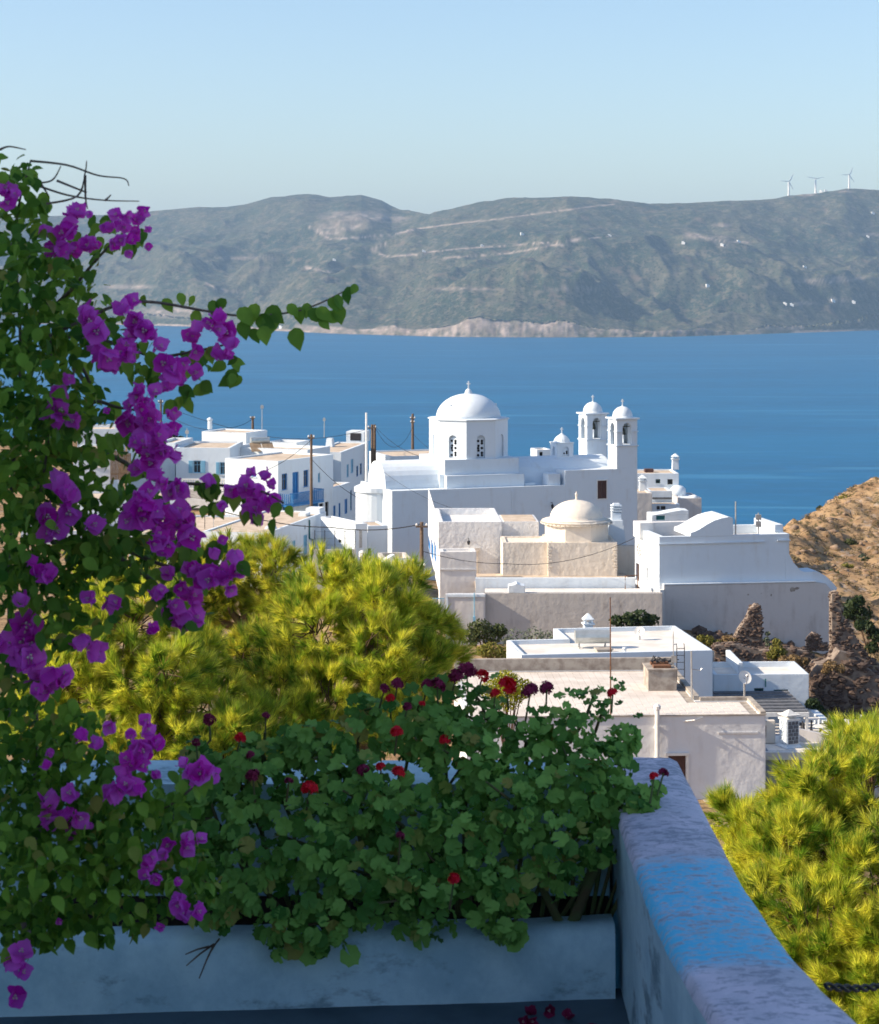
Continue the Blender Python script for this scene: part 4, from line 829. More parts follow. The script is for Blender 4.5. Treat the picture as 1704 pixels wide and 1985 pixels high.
# ---------------- flat roofed house just below the terrace
def front_house():
    H = House('house', 'big flat roofed house with paved roof and streaky off-white wall', 'house', 905, 1391, 82, 2.5, ur=1484, D=9.9, zb=-24.5, mat=APTW, roof=CONC, par=.04, t=.22)
    W = H.W; xa, d0 = H.roof_pt(1355, 1357, H.zt); W1 = xa; D1 = d0
    H.poly = [(0, 0), (W, 0), (W, D1), (W1, D1), (W1, 9.9), (0, 9.9)]
    H.hollow('front', 1296, 1464, 1330, 1545, BROWN)
    H.build(); rt = H.root; z = H.H
    a, b, c, d = H.rect('front', 1296, 1464, 1330, 1545); m = MB(); m.box(a - .12, b + .1, -.1, -.003, d, d + .1); m.box(b, b + .1, -.06, -.003, c, d); m.build('door_frame', WPAINT, rt)
    m = MB(); m.box(0, W1 - .003, 9.7, 9.98, z + .003, z + .52); m.box(W1 - .22, W1 + .02, D1 + .0, 9.697, z + .003, z + .16); m.box(W1 + .023, W - .003, D1 - .2, D1 + .02, z + .003, z + .14); m.box(W - .2, W + .02, .02, D1 - .203, z + .003, z + .13)
    m.box(-.02, W + .03, -.06, .04, z + .003, z + .035)
    m.build('parapet', CONC, rt)
    # pavers, one part each for those in view, the rest joined
    s = .31; bm = []
    for q in range(3):
        k = MB(); h = .022 + .003 * q; k.box(0, s - .01, 0, s - .01, 0, h, .008, .008); bm.append(k.mesh('roof_tile', TILE))
    rest = MB(); n = 0; cells = []
    j = 0; y = .12
    while y < 9.2:
        x = .25
        while x < W - .7:
            if x + s < W1 - .25 or y + s < D1 - .25:
                wx, wy = H.wpos(x, y); u = CU + F * wx / wy; v = HV - (H.zt) * F / wy
                cells.append((v if u > 1010 else v - 200, x, y))
            x += s
        y += s
    cells.sort(reverse=True)
    for v, x, y in cells:
        if v > 1250 and n < 300:
            link('roof_tile', bm[n % 3], rt, (x, y, z - .038)); n += 1
        else: rest.box(x, x + s - .01, y, y + s - .01, z - .038, z - .014)
    if rest.v: tag(rest.build('roof_paving', TILE, rt), kind='stuff')
    # brick plinth with vents on the roof
    x0, y0 = H.roof_pt(1257, 1339, H.zt); x1, _ = H.roof_pt(1312, 1339, H.zt); y1 = y0 + 1.5
    m = MB(); m.box(x0, x1, y0, y1, z - .03, z + .86); pl = m.build('roof_plinth', CONC, rt)
    m = MB(); m.box(x0 - .05, x1 + .05, y0 - .05, y1 + .05, z + .862, z + .91); m.build('plinth_top', CONC, pl)
    for k in range(2): m = MB(); m.box(x0 + .25, x1 - .2, y0 + .2 + k * .7, y0 + .6 + k * .7, z + .912, z + 1.02); m.build('vent_cover', RUST, pl)
    m = MB()
    for k in range(26):
        p = Vector((x0 + rnd.uniform(.3, 1.2), y0 + rnd.uniform(.9, 1.4), z + 1.02)); m.tube([p, p + Vector((rnd.uniform(-.2, .3), rnd.uniform(-.2, .2), rnd.uniform(.02, .22))), p + Vector((rnd.uniform(-.1, .4), 0, rnd.uniform(-.1, .1)))], .02, 4)
    m.build('cable_tangle', DARKM, pl)
    # drainpipe
    x = H.front_s(1273); m = MB(); m.tube([(x, -.14, z + .35), (x, -.14, .2)], .095, 10); m.lathe([(.15, z + .3), (.15, z + .42), (.05, z + .5)], x, -.14, 10)
    for k in range(4): m.box(x - .12, x + .12, -.1, -.003, z - .5 - k * 1.2, z - .42 - k * 1.2)
    m.build('drainpipe', WPAINT, rt)
    m = MB(); x = H.front_s(1325); m.tube([(x, -.05, z - .22), (x + .4, -.3, z - .12), (x + .75, -.08, z - .05)], .03, 5); m.build('bracket', WPAINT, rt)
    m = MB(); m.box(H.front_s(1392), H.front_s(1470), -.03, -.003, z - .75, z - .66); m.build('plaster_ridge', APTW, rt)
    # balcony edge in front
    m = MB(); x0 = H.front_s(1362); m.box(x0, W + .6, -1.1, -.004, H.zat(1553, W, -.5) - .16, H.zat(1553, W, -.5)); m.box(x0, W + .6, -1.1, -.95, H.zat(1553, W, -.5) - .75, H.zat(1553, W, -.5) - .162); m.build('terrace_edge', CONC, rt)
    m = MB(); m.box(x0, W + .6, -1.12, -.9, H.zat(1553, W, -.5) - .85, H.zat(1553, W, -.5) - .752); m.build('clay_edge', TERRA, rt)
    m = MB(); zf = H.zat(1553, W, -.5); xs = H.front_s(1462)
    m.tube([(xs, -.5, zf + .0), (W + .3, -.5, zf + .72)], .02, 5); m.tube([(xs, -.5, zf - .1), (W + .3, -.5, zf + .55)], .02, 5)
    for k in range(6): x = lerp(xs, W + .3, k / 5); m.tube([(x, -.5, zf - .05), (x, -.5, zf + .72 * k / 5)], .015, 4)
    m.build('stair_railing', DARKM, rt)
    return H
FH = front_house()
def roofp(u, v): a, d = FH.roof_pt(u, v, FH.zt); x, y = FH.wpos(a, d); return Vector((x, y, FH.zt))
def amast(label, u, v0, v1, r=.03, mat=None, name='antenna_mast', fn=None):
    b = roofp(u, v1); h = (v1 - v0) / F * b.y; root = thing(name, label, 'mast', b); m = MB(); m.tube([(0, 0, 0), (-.02, 0, h)], r, 6, r * .7); m.build('pole', mat or METAL, root)
    if fn: m = MB(); fn(m, h); m.build('bracket', mat or METAL, root)
    return root
amast('very tall thin rusty mast rising from the paved roof', 1184, 1158, 1386, .032, RUST)
amast('short spotted mast with one side arm by the roof edge', 1341, 1262, 1357, .05, METAL, fn=lambda m, h: m.tube([(0, 0, h - .75), (.35, 0, h - .8), (.42, 0, h - .72)], .02, 4))
amast('thin mast standing behind the roof plinth', 1306, 1222, 1335, .028, METAL, fn=lambda m, h: (m.box(-.1, .12, -.05, .05, h * .45, h * .45 + .3), m.tube([(0, 0, h - .6), (.14, 0, h - .58)], .02, 4)))
root = thing('roof_ladder', 'dark curved ladder rails rising beside the roof plinth', 'ladder', roofp(1312, 1322)); m = MB()
for x in (0, .33): m.tube([(x, 0, 0), (x, 0, 1.5), (x, .12, 1.62), (x, .3, 1.6)], .02, 5)
for k in range(5): m.tube([(0, 0, .25 + k * .3), (.33, 0, .25 + k * .3)], .014, 4)
m.build('rails', DARKM, root)
def dish(label, u, v, Y, r, hp, az):
    root = thing('satellite_dish', label, 'satellite dish', P(u, v, Y), az); m = MB(); m.tube([(0, 0, 0), (0, 0, hp)], .045, 8); m.build('post', METAL, root)
    m = MB(); n = 20; prof = [(0, 0), (.35, .035), (.7, .12), (1, .24)]; T = Matrix.Translation((0, 0, hp + r * .7)) @ Matrix.Rotation(R(62), 4, 'X'); vs = []
    for a, z in prof[1:]:
        for k in range(n): q = 2 * math.pi * k / n; vs.append(tuple(T @ Vector((a * r * math.cos(q), a * r * math.sin(q), z * r))))
    vs.append(tuple(T @ Vector((0, 0, 0)))); fs = [(3 * n, k, (k + 1) % n) for k in range(n)] + [(i * n + k, (i + 1) * n + k, (i + 1) * n + (k + 1) % n, i * n + (k + 1) % n) for i in range(2) for k in range(n)]
    m.add(vs, fs); d = m.build('dish', WPAINT, root, True)
    m = MB(); f = T @ Vector((0, 0, r * .95)); m.tube([tuple(T @ Vector((0, -r * .95, .2 * r))), tuple(f)], .018, 5); m.lathe([(.04, f.z - .05), (.06, f.z), (.03, f.z + .06)], f.x, f.y, 8); m.tube([(0, 0, hp), tuple(T @ Vector((0, 0, -.02)))], .05, 6); m.build('receiver_arm', METAL, d)
b = roofp(1443, 1357); dish('satellite dish on a white post at the corner of the paved roof', 1443, 1357, b.y + .1, .29, .72, R(20))

# ---------------- second house: bright flat roof
def second_house():
    H = House('house', 'flat white roofed house with stepped L-shaped plan and blue shaded front', 'house', 1011, 1270, 96, 8, ur=1381.5, D=8.2, zb=-22.5, mat=WHITE, roof=ROOFW, par=.2, t=.2)
    n = H.left_d(982); D1 = min(max(n, 3.4), 4.4); xn, _ = H.roof_pt(1098, 1240, H.zt)
    _, D2 = H.roof_pt(1210, 1215, H.zt)
    H.poly = [(0, 0), (H.W, 0), (H.W, D2), (xn, D2), (xn, D1), (0, D1)]
    H.build(); rt = H.root
    x, y = H.roof_pt(1140, 1221); chimney_parts(rt, x, y, H.H - .2, .46, .28)
    x, y = H.roof_pt(1170, 1266); m = MB(); m.box(x - .35, x + .35, y - .3, y + .3, H.H - .2, H.H - .02); m.box(x - .4, x + .4, y - .35, y + .35, H.H - .018, H.H + .03); m.build('roof_hatch', CONC, rt)
    x, y = H.roof_pt(1211, 1267); m = MB(); m.lathe([(.08, H.H - .2), (.07, H.H), (.12, H.H + .02), (.1, H.H + .1)], x, y, 8); m.build('vent_pipe', WHITE, rt)
    x, y = H.roof_pt(1148, 1256); X, Y = H.wpos(x, y)
    water_heater('horizontal water heater tank on the bright white flat roof', CU + F * X / Y, 1256, Y, R(3), 1.66, False)
    x, y = H.roof_pt(1240, 1240); X, Y = H.wpos(x, y); dish('wire mesh satellite dish in the middle of the bright white flat roof', 1240, 1240, Y, .26, .2, R(-15))
    x, y = H.roof_pt(1303, 1262)
    return H
SH = second_house()
mast('thin straight pole at the right of the bright white flat roof', 1305, 1222, 1268, 97.5, .02, METAL)

# ---------------- lower right house, pergola and cafe terrace
H = House('house', 'low white cafe house with dark green double door', 'house', 1384, 1308, 100, 2, ur=1568, zb=-21.1, D=3.4, par=.25, t=.2, roof=ROOFW)
H.window('front', 1500, 1337, 1528, 1385, DGREEN, DGREEN, kind='door', bars=1, depth=.1); H.window('front', 1462, 1334, 1480, 1342, DGREEN, BLACK, bars=0, sill=False, depth=.1); H.build()
x = H.front_s(1432); m = MB(); m.box(x, x + .22, .05, 3.6, H.H + .003, H.H + .55); m.build('divider_wall', WHITE, H.root)
m = MB(); m.box(-.2, .6, 3.41, 3.7, 0, H.H + .5); m.build('back_wall', CONC, H.root)
m = MB(); x = H.front_s(1483.5); m.tube([(x, -.04, H.H - .2), (x, -.04, H.H - .6)], .03, 5); m.build('spout', TEAL, H.root)
CAFE = H
root = thing('pergola', 'dark slatted pergola roof on white posts before the cafe house', 'pergola', P(1384, 1341, 99.6), R(2)); L = 3.55; dep = 4.9
m = MB(); m.box(-1.0, L, -dep - .12, -dep, -.16, .02); m.build('front_beam', WPAINT, root); m = MB(); m.box(-1.0, L, -.1, -.0, -.16, -.02); m.build('back_beam', WPAINT, root)
bm = MB(); bm.box(-1.0, L, 0, .44, 0, .05); bme = bm.mesh('slat', SLATE)
for k in range(7): link('slat', bme, root, (0, -dep + .03 + k * .70, .025))
for x in (-.2, 1.6, L - .1): m = MB(); m.box(x - .06, x + .06, -dep - .1, -dep + .02, -1.3, -.162); m.build('post', WPAINT, root)
fl = P(1590, 1415, 93); zf = -20.75
root = thing('cafe_terrace', 'white walled cafe terrace floor below the rocky slope', 'terrace', (16.2, 92, zf - .3)); m = MB(); m.box(-1.4, 4.2, -3.2, 7.7, -2.5, .1); m.build('floor', ROOFW, root)
m = MB(); pts = [P(1566, 1383, 99), P(1640, 1420, 92)]; a = pts[0] - root.location; b = pts[1] - root.location
m.prism([(0, 0), (.35, 0), (.35, .55), (0, .55)], lambda p, q: (a.x + p, a.y, q), lambda p, q: (b.x + p + .3, b.y - 3.0, q)); m.build('parapet', WHITE, root)
m = MB(); a = P(1545, 1413, 89) - root.location; b = P(1640, 1432, 88.5) - root.location; m.add([(a.x, a.y, -.9), (b.x, b.y, -.9), (b.x, b.y, b.z), (a.x, a.y, a.z), (a.x, a.y + .3, -.9), (b.x, b.y + .3, -.9), (b.x, b.y + .3, b.z), (a.x, a.y + .3, a.z)], [(0, 1, 2, 3), (7, 6, 5, 4), (3, 2, 6, 7), (0, 3, 7, 4), (1, 5, 6, 2)]); m.build('sloping_wall', LILACP, root)
def table_proto():
    r = thing('cafe_table', 'round cafe table', 'table'); m = MB(); m.lathe([(.36, .7), (.36, .74)], 0, 0, 16); m.build('tabletop', ROOFW, r)
    m = MB(); m.lathe([(.22, 0), (.04, .04), (.035, .698)], 0, 0, 10); m.build('pedestal', DARKM, r); return r
def chair_proto():
    r = thing('cafe_chair', 'dark cafe chair', 'chair'); m = MB(); m.box(-.21, .21, -.21, .21, .42, .47); m.build('seat', DARKM, r)
    m = MB(); m.box(-.21, .21, .18, .22, .50, .9); m.build('backrest', DARKM, r)
    for sx in (-1, 1):
        for sy in (-1, 1): m = MB(); m.box(sx * .18 - .02, sx * .18 + .02, sy * .18 - .02, sy * .18 + .02, 0, .418 if sy < 0 else .9); m.build('leg', DARKM, r)
    return r
tp, cp = table_proto(), chair_proto(); first = [True, True]
TB = [(1573, 1400, 95.5), (1592, 1410, 93.8), (1608, 1418, 92.6), (1622, 1425, 91.6)]
TL = ['round cafe table nearest the green door', 'round cafe table second from the green door', 'round cafe table third from the green door', 'round cafe table at the pine end of the terrace']
zt_ = zf - .2
for i, (u, v, Y) in enumerate(TB):
    t = tp if i == 0 else copy_tree(tp); x = (u - CU) / F * Y; t.location = (x, Y, zt_); t['label'] = TL[i]; t['group'] = 'cafe tables on the terrace'
    for j, (dx, dy, rz) in enumerate(((-.62, .05, 90), (.6, -.1, -85))):
        c = cp if i == 0 and j == 0 else copy_tree(cp); c.location = (x + dx, Y + dy, zt_); c.rotation_euler = (0, 0, R(rz)); c['group'] = 'cafe chairs on the terrace'
        c['label'] = 'dark chair ' + ('left' if j == 0 else 'right') + ' of the ' + TL[i]
H = House('house', 'low house with pale slab roof behind the right pine', 'house', 1484, 1457, 87, 1, W=6.5, D=3.4, zb=-24.5, mat=simple('blue_grey_wall', (.28, .31, .36), (.2, .22, .26), 1.5, .9, .1, .02), roof=ROOFW, par=.03, t=.15); H.build()
m = MB(); m.box(-.1, 6.6, -.25, -.003, H.H - .3, H.H + .02); m.build('roof_edge', ROOFW, H.root)
w = MB(); w.box(.05, .7, 1.6, 1.9, H.H, H.H + .95); w.build('upstand_wall', CREAM, H.root); w = MB(); w.box(.12, .3, 1.58, 1.597, H.H + .25, H.H + .75); w.build('small_window', BROWN, H.root)
def stone_chimney():
    x, y = H.roof_pt(1530, 1447); X, Y = H.wpos(x, y); root = thing('chimney', 'squat chimney of dark stone blocks with white pointed cap', 'chimney', (X, Y, H.zt - .03), R(24)); w = .30; h = 1.15
    m = MB(); m.box(-w, w, -w, w, 0, h); m.box(-w - .12, w + .12, -w - .12, w + .12, 0, .12, .1, .1); m.build('core', WHITE, root)
    for f in range(4):
        for r in range(6):
            n = 3 if r % 2 else 2; x0 = -w + .03
            for k in range(n):
                wd = (2 * w - .06) / n; q = MB(); q.box(-wd / 2 + .018, wd / 2 - .018, -.03, 0, .018, .155, .01, .0)
                if f in (0, 1, 3): link('stone', q.mesh('stone', SLATE if f != 3 else WHITE), root, ((x0 + wd * (k + .5)) * (1, 0, -1, 0)[f] + (0, w, 0, -w)[f], (x0 + wd * (k + .5)) * (0, 1, 0, -1)[f] + (-w, 0, w, 0)[f], .16 + r * .16), (0, math.pi / 2, math.pi, -math.pi / 2)[f])
    m = MB(); m.box(-w - .04, w + .04, -w - .04, w + .04, h + .002, h + .09); m.box(-.2, .2, -.2, .2, h + .09, h + .2); m.box(-w - .05, w + .05, -w - .05, w + .05, h + .2, h + .25); m.lathe([(.36, h + .25), (.05, h + .42)], 0, 0, 4, R(45)); m.build('chimney_cap', WPAINT, root)
stone_chimney()

# ---------------- ruins and rubble on the right
def rock_mesh(name, mat, seed, sub=1):
    r2 = random.Random(seed); import bmesh
    bm = bmesh.new(); bmesh.ops.create_icosphere(bm, subdivisions=sub, radius=1)
    for v in bm.verts: v.co *= r2.uniform(.72, 1.15)
    me = bpy.data.meshes.new(name); bm.to_mesh(me); bm.free(); me.materials.append(mat); return me
ROCKS = [rock_mesh('stone', STONE, k) for k in range(5)]
def ruin(name, label, outline, Y, th, n, rot=0, cat='ruin', smin=.10, smax=.2):
    """outline in photo pixels; a rubble wall of real thickness with separate stones on its faces"""
    pts = [P(u, v, Y) for u, v in outline]; b = min(p.z for p in pts); cx = sum(p.x for p in pts) / len(pts)
    root = thing(name, label, cat, (cx, Y, b), rot); loc = [(p.x - cx, p.z - b) for p in pts]
    m = MB(); m.prism(loc, lambda p, q: (p, 0, q), lambda p, q: (p, th, q)); m.build('core', MORTAR, root)
    def inside(x, z):
        c = False
        for i in range(len(loc)):
            (x0, z0), (x1, z1) = loc[i - 1], loc[i]
            if (z0 > z) != (z1 > z) and x < (x1 - x0) * (z - z0) / (z1 - z0) + x0: c = not c
        return c
    xs = [p[0] for p in loc]; zs = [p[1] for p in loc]; k = 0; tries = 0
    def put(x, y, z, s):
        o = link('stone', ROCKS[rnd.randrange(5)], root, (x, y, z)); o.scale = (s * rnd.uniform(1, 1.5), s * rnd.uniform(.5, .9), s * rnd.uniform(.55, .85)); o.rotation_euler = (rnd.uniform(-.3, .3), rnd.uniform(-.3, .3), rnd.uniform(-.5, .5))
    for i in range(len(loc)):                                   # ragged edge
        (x0, z0), (x1, z1) = loc[i - 1], loc[i]; L = math.hypot(x1 - x0, z1 - z0)
        if z0 < .05 and z1 < .05: continue
        for q in range(int(L / .16)): t = (q + .5) / max(1, int(L / .16)); put(lerp(x0, x1, t), th * rnd.uniform(.1, .9), lerp(z0, z1, t), rnd.uniform(smin, smax) * .9); k += 1
    while k < n and tries < n * 20:
        tries += 1; x, z = rnd.uniform(min(xs), max(xs)), rnd.uniform(min(zs), max(zs))
        if inside(x, z): put(x, rnd.uniform(-.03, .03), z, rnd.uniform(smin, smax)); k += 1
    return root
ruin('ruined_wall', 'tall broken pinnacle of dark stone wall before the grey lower wall', [(1422, 1262), (1424, 1238), (1432, 1222), (1448, 1200), (1456, 1180), (1466, 1172), (1474, 1174), (1477, 1205), (1479, 1262)], 110, .7, 230, smin=.07, smax=.14)
ruin('ruined_wall', 'short stump of pale rubble wall right of the pinnacle', [(1566, 1262), (1567, 1240), (1578, 1228), (1588, 1232), (1592, 1246), (1604, 1250), (1606, 1262)], 110.5, .7, 90, smin=.07, smax=.15)
ruin('ruined_wall', 'dark stone edge wall where the grey lower wall breaks off', [(1613, 1290), (1613, 1152), (1624, 1148), (1632, 1190), (1648, 1215), (1668, 1250), (1690, 1285), (1690, 1300)], 112, .9, 200, smin=.08, smax=.17)
ruin('ruined_wall', 'low broken rubble wall along the top of the rocky slope', [(1385, 1272), (1387, 1252), (1425, 1249), (1470, 1262), (1512, 1258), (1565, 1262), (1580, 1280), (1560, 1300), (1440, 1300)], 106, .9, 150)
ruin('ruined_wall', 'collapsed stone bank stepping down to the right of the cafe house', [(1570, 1400), (1572, 1310), (1585, 1290), (1610, 1286), (1628, 1262), (1650, 1268), (1672, 1290), (1704, 1310), (1760, 1330), (1760, 1400)], 104, 1.6, 200, smin=.13, smax=.3)
def rubble():
    bases = [rock_mesh('r', STONE, 20 + k) for k in range(4)]; V = []; T = []; n0 = 0
    bd = [(np.array([v.co[:] for v in b.vertices]), np.array([p.vertices[:] for p in b.polygons])) for b in bases]
    for i in range(1500):
        x = rnd.uniform(13.5, 32); y = rnd.uniform(97, 124)
        if x < 16.6 and y < 104: continue
        if y < 104 and x < 18: continue
        s = .08 + .5 * rnd.random() ** 4; bv, bt = bd[i % 4]; a = rnd.uniform(0, 6.3); c, q = math.cos(a), math.sin(a)
        sc = np.array([s * rnd.uniform(.8, 1.4), s * rnd.uniform(.7, 1.2), s * rnd.uniform(.5, .9)]); w = bv * sc; w = np.c_[w[:, 0] * c - w[:, 1] * q, w[:, 0] * q + w[:, 1] * c, w[:, 2]]
        V.append(w + np.array([x, y, gz(x, y) + wild_z(x, y) + s * .2])); T.append(bt + n0); n0 += len(bv)
    tag(link('rubble', fast_mesh('rubble', np.concatenate(V), np.concatenate(T), STONE)), 'loose volcanic rubble scattered on the slope by the ruins', kind='stuff')
rubble()
root = thing('parapet_wall', 'white wall along the top of the brown hill', 'wall', P(1654, 950, 268), R(3)); m = MB(); m.box(0, 9, -.2, .2, -1.5, .45); m.build('wall', WHITE, root); m = MB(); m.box(.3, 9, -.45, -.21, -1.5, -.25); m.build('footing', CREAM, root)
root = thing('stone_house', 'small white house corner at the right edge of the brown hill', 'house', P(1682, 1030, 232), R(10)); m = MB(); m.add([(0, 0, -2.2), (1.5, 0, -2.2), (1.5, 0, 1.4), (.9, 0, 1.2), (0, 0, .2), (0, 1.5, -2.2), (1.5, 1.5, -2.2), (1.5, 1.5, 1.4), (.9, 1.5, 1.2), (0, 1.5, .2)], [(0, 1, 2, 3, 4), (9, 8, 7, 6, 5), (0, 4, 9, 5), (4, 3, 8, 9), (3, 2, 7, 8), (1, 6, 7, 2)]); m.build('wall', WHITE, root); m = MB(); m.box(.4, .8, -.02, -.003, -.6, -.1); m.build('window', BLACK, root)

# ---------------- far coast: turbines, tracks, little houses, boat
def turbine(label, u, v0, vt, th, blades):
    C = interp(CDIST, u) + 30; b = P(u, v0 + 3, C); h = (v0 - vt) / F * C; root = thing('wind_turbine', label, 'wind turbine', b, R(8), 'wind turbines on the far ridge'); r = h * .045 + 1
    m = MB(); m.tube([(0, 0, 0), (0, 0, h + 8)], r * 1.35, 10, r * .8); m.build('tower', WPAINT, root)
    m = MB(); m.box(-2.2, 2.2, -5, 7, h + 8, h + 12); nc = m.build('nacelle', WPAINT, root); L = h * .62
    for a in blades:
        m = MB(); c, s = math.cos(R(a)), math.sin(R(a)); w_ = 1.6; m.add([(c * t * L + s * w * 1.7, -6 + dy, h + 10 + s * t * L - c * w) for t, w in ((.03, 1.6), (.25, 3.0), (1, .6)) for dy in (-.5, .5)] + [(c * t * L - s * w * 1.7, -6 + dy, h + 10 + s * t * L + c * w) for t, w in ((.03, 1.6), (.25, 1.2), (1, .3)) for dy in (-.5, .5)],
              [(0, 2, 8, 6), (2, 4, 10, 8), (7, 9, 3, 1), (9, 11, 5, 3), (0, 1, 3, 2), (2, 3, 5, 4), (6, 8, 9, 7), (8, 10, 11, 9), (4, 5, 11, 10)]); m.build('blade', WPAINT, root)
turbine('left white wind turbine, lowest on the ridge slope', 1529, 383, 353, 0, (60, 175, 300))
turbine('middle white wind turbine with blades seen edge-on', 1581, 375, 347, 0, (10, 170, 265))
turbine('right white wind turbine on the ridge top', 1646, 367, 340, 0, (65, 180, 305))
fh = [(822, 491), (935, 478), (1012, 455), (1182, 458), (1325, 478), (1372, 563), (1522, 590), (1535, 592), (1655, 598), (1615, 585), (1560, 520), (1400, 476), (1432, 470), (1692, 416), (1682, 460), (1592, 372), (1601, 371), (520, 634), (545, 636), (648, 505)]
hm = MB(); hm.box(-8, 8, -6, 6, -6, 6); hm.box(-8, 1, -5, 5, 6, 10); hme = hm.mesh('wall', WPAINT)
names = ['below the pale zigzag track', 'beside the long middle track', 'on the upper right ridge slope', 'at the right end of the middle track', 'under the pale scar', 'in the lower middle valley', 'first of a pair in the green valley', 'second of a pair in the green valley', 'nearest the sandy beach', 'on the pale outcrop by the valley', 'on the dry slope above the valley', 'under the larger pale scar', 'right of the larger pale scar', 'high up at the right end of the hills', 'on the pale strip at the far right', 'left one beside the turbines', 'right one beside the turbines', 'left one by the little cove', 'right one by the little cove', 'alone above the cove']
for (u, v), nm in zip(fh, names):
    p = far_hit(u, v) if v > 390 else P(u, v, interp(CDIST, u)); root = thing('far_house', 'tiny white far house ' + nm, 'house', p, rnd.uniform(-.5, .5), 'white houses on the far hills'); link('wall', hme, root)
# ------------------------------------------------------------------ plants
npr = np.random.default_rng(11)
def needle_mat(name, g1, g2, y1):
    t = NT(name); g = t.n('NewGeometry'); a = t.noise(2.6, 3, .6); b = t.noise(9, 2, .6)
    c = t.mix(t.step(a, .38, .64), g1, g2); c = t.mix(t.math('MULTIPLY', t.step(b, .43, .60), .9), c, y1)
    c = t.mix(t.step(g.outputs['Random Per Island'], .955, .98), c, (.30, .16, .05)); c = t.mix(g.outputs['Random Per Island'], c, c)
    hv = t.n('HueSaturation'); t.l(c, hv.inputs['Color']); t.l(t.math('ADD', t.math('MULTIPLY', g.outputs['Random Per Island'], 1.0), .6), hv.inputs['Value']); c = hv.outputs[0]
    t.color(c); t.rough(.45, .4); tr = t.n('BsdfTranslucent'); t.l(c, tr.inputs[0]); mx = t.n('MixShader'); mx.inputs[0].default_value = .5
    t.l(t.b.outputs[0], mx.inputs[1]); t.l(tr.outputs[0], mx.inputs[2]); t.l(mx.outputs[0], t.o.inputs[0]); return t.m
NEEDLE = needle_mat('pine_needles', (.13, .25, .02), (.42, .49, .035), (.74, .71, .08))
NEEDLE2 = needle_mat('pine_needles_deep', (.12, .21, .018), (.34, .40, .035), (.62, .58, .06))
BUSHN = leafmat('round_crown_leaves', (.20, .24, .012), (.42, .38, .02), .4, .5)
BARK = simple('pine_bark', (.22, .14, .09), (.12, .07, .05), 8, .95, .05, .01)
TWIG = simple('twig_bark', (.14, .09, .06), (.08, .055, .04), 20, .9, .1)
def unit(n):
    v = npr.normal(size=(n, 3)); return v / np.linalg.norm(v, axis=1)[:, None]
def needles(C, D, L, nn, nl, w):
    """C shoot bases, D shoot directions, L lengths; nn needles each of length nl"""
    n = len(C); D = D / np.linalg.norm(D, axis=1)[:, None]
    t = npr.random((n, nn)) ** .7; az = npr.random((n, nn)) * 2 * math.pi
    ref = np.where(np.abs(D[:, 2:3]) < .9, np.array([[0, 0, 1.]]), np.array([[1., 0, 0]]))
    A = np.cross(D, ref); A /= np.linalg.norm(A, axis=1)[:, None]; B = np.cross(D, A)
    rad = A[:, None] * np.cos(az)[..., None] + B[:, None] * np.sin(az)[..., None]
    sp = (.35 + .55 * npr.random((n, nn)))[..., None] * (1.15 - .6 * t[..., None])
    dr = D[:, None] + rad * sp; dr /= np.linalg.norm(dr, axis=2)[..., None]
    p0 = C[:, None] + D[:, None] * (L[:, None] * t)[..., None]
    ln = (nl * (.75 + .5 * npr.random((n, nn))))[..., None]
    side = np.cross(dr, npr.normal(size=(n, nn, 3))); side /= np.linalg.norm(side, axis=2)[..., None]; side *= w
    V = np.stack([p0 - side, p0 + side, p0 + dr * ln], axis=2).reshape(-1, 3)
    return V, np.arange(len(V)).reshape(-1, 3)
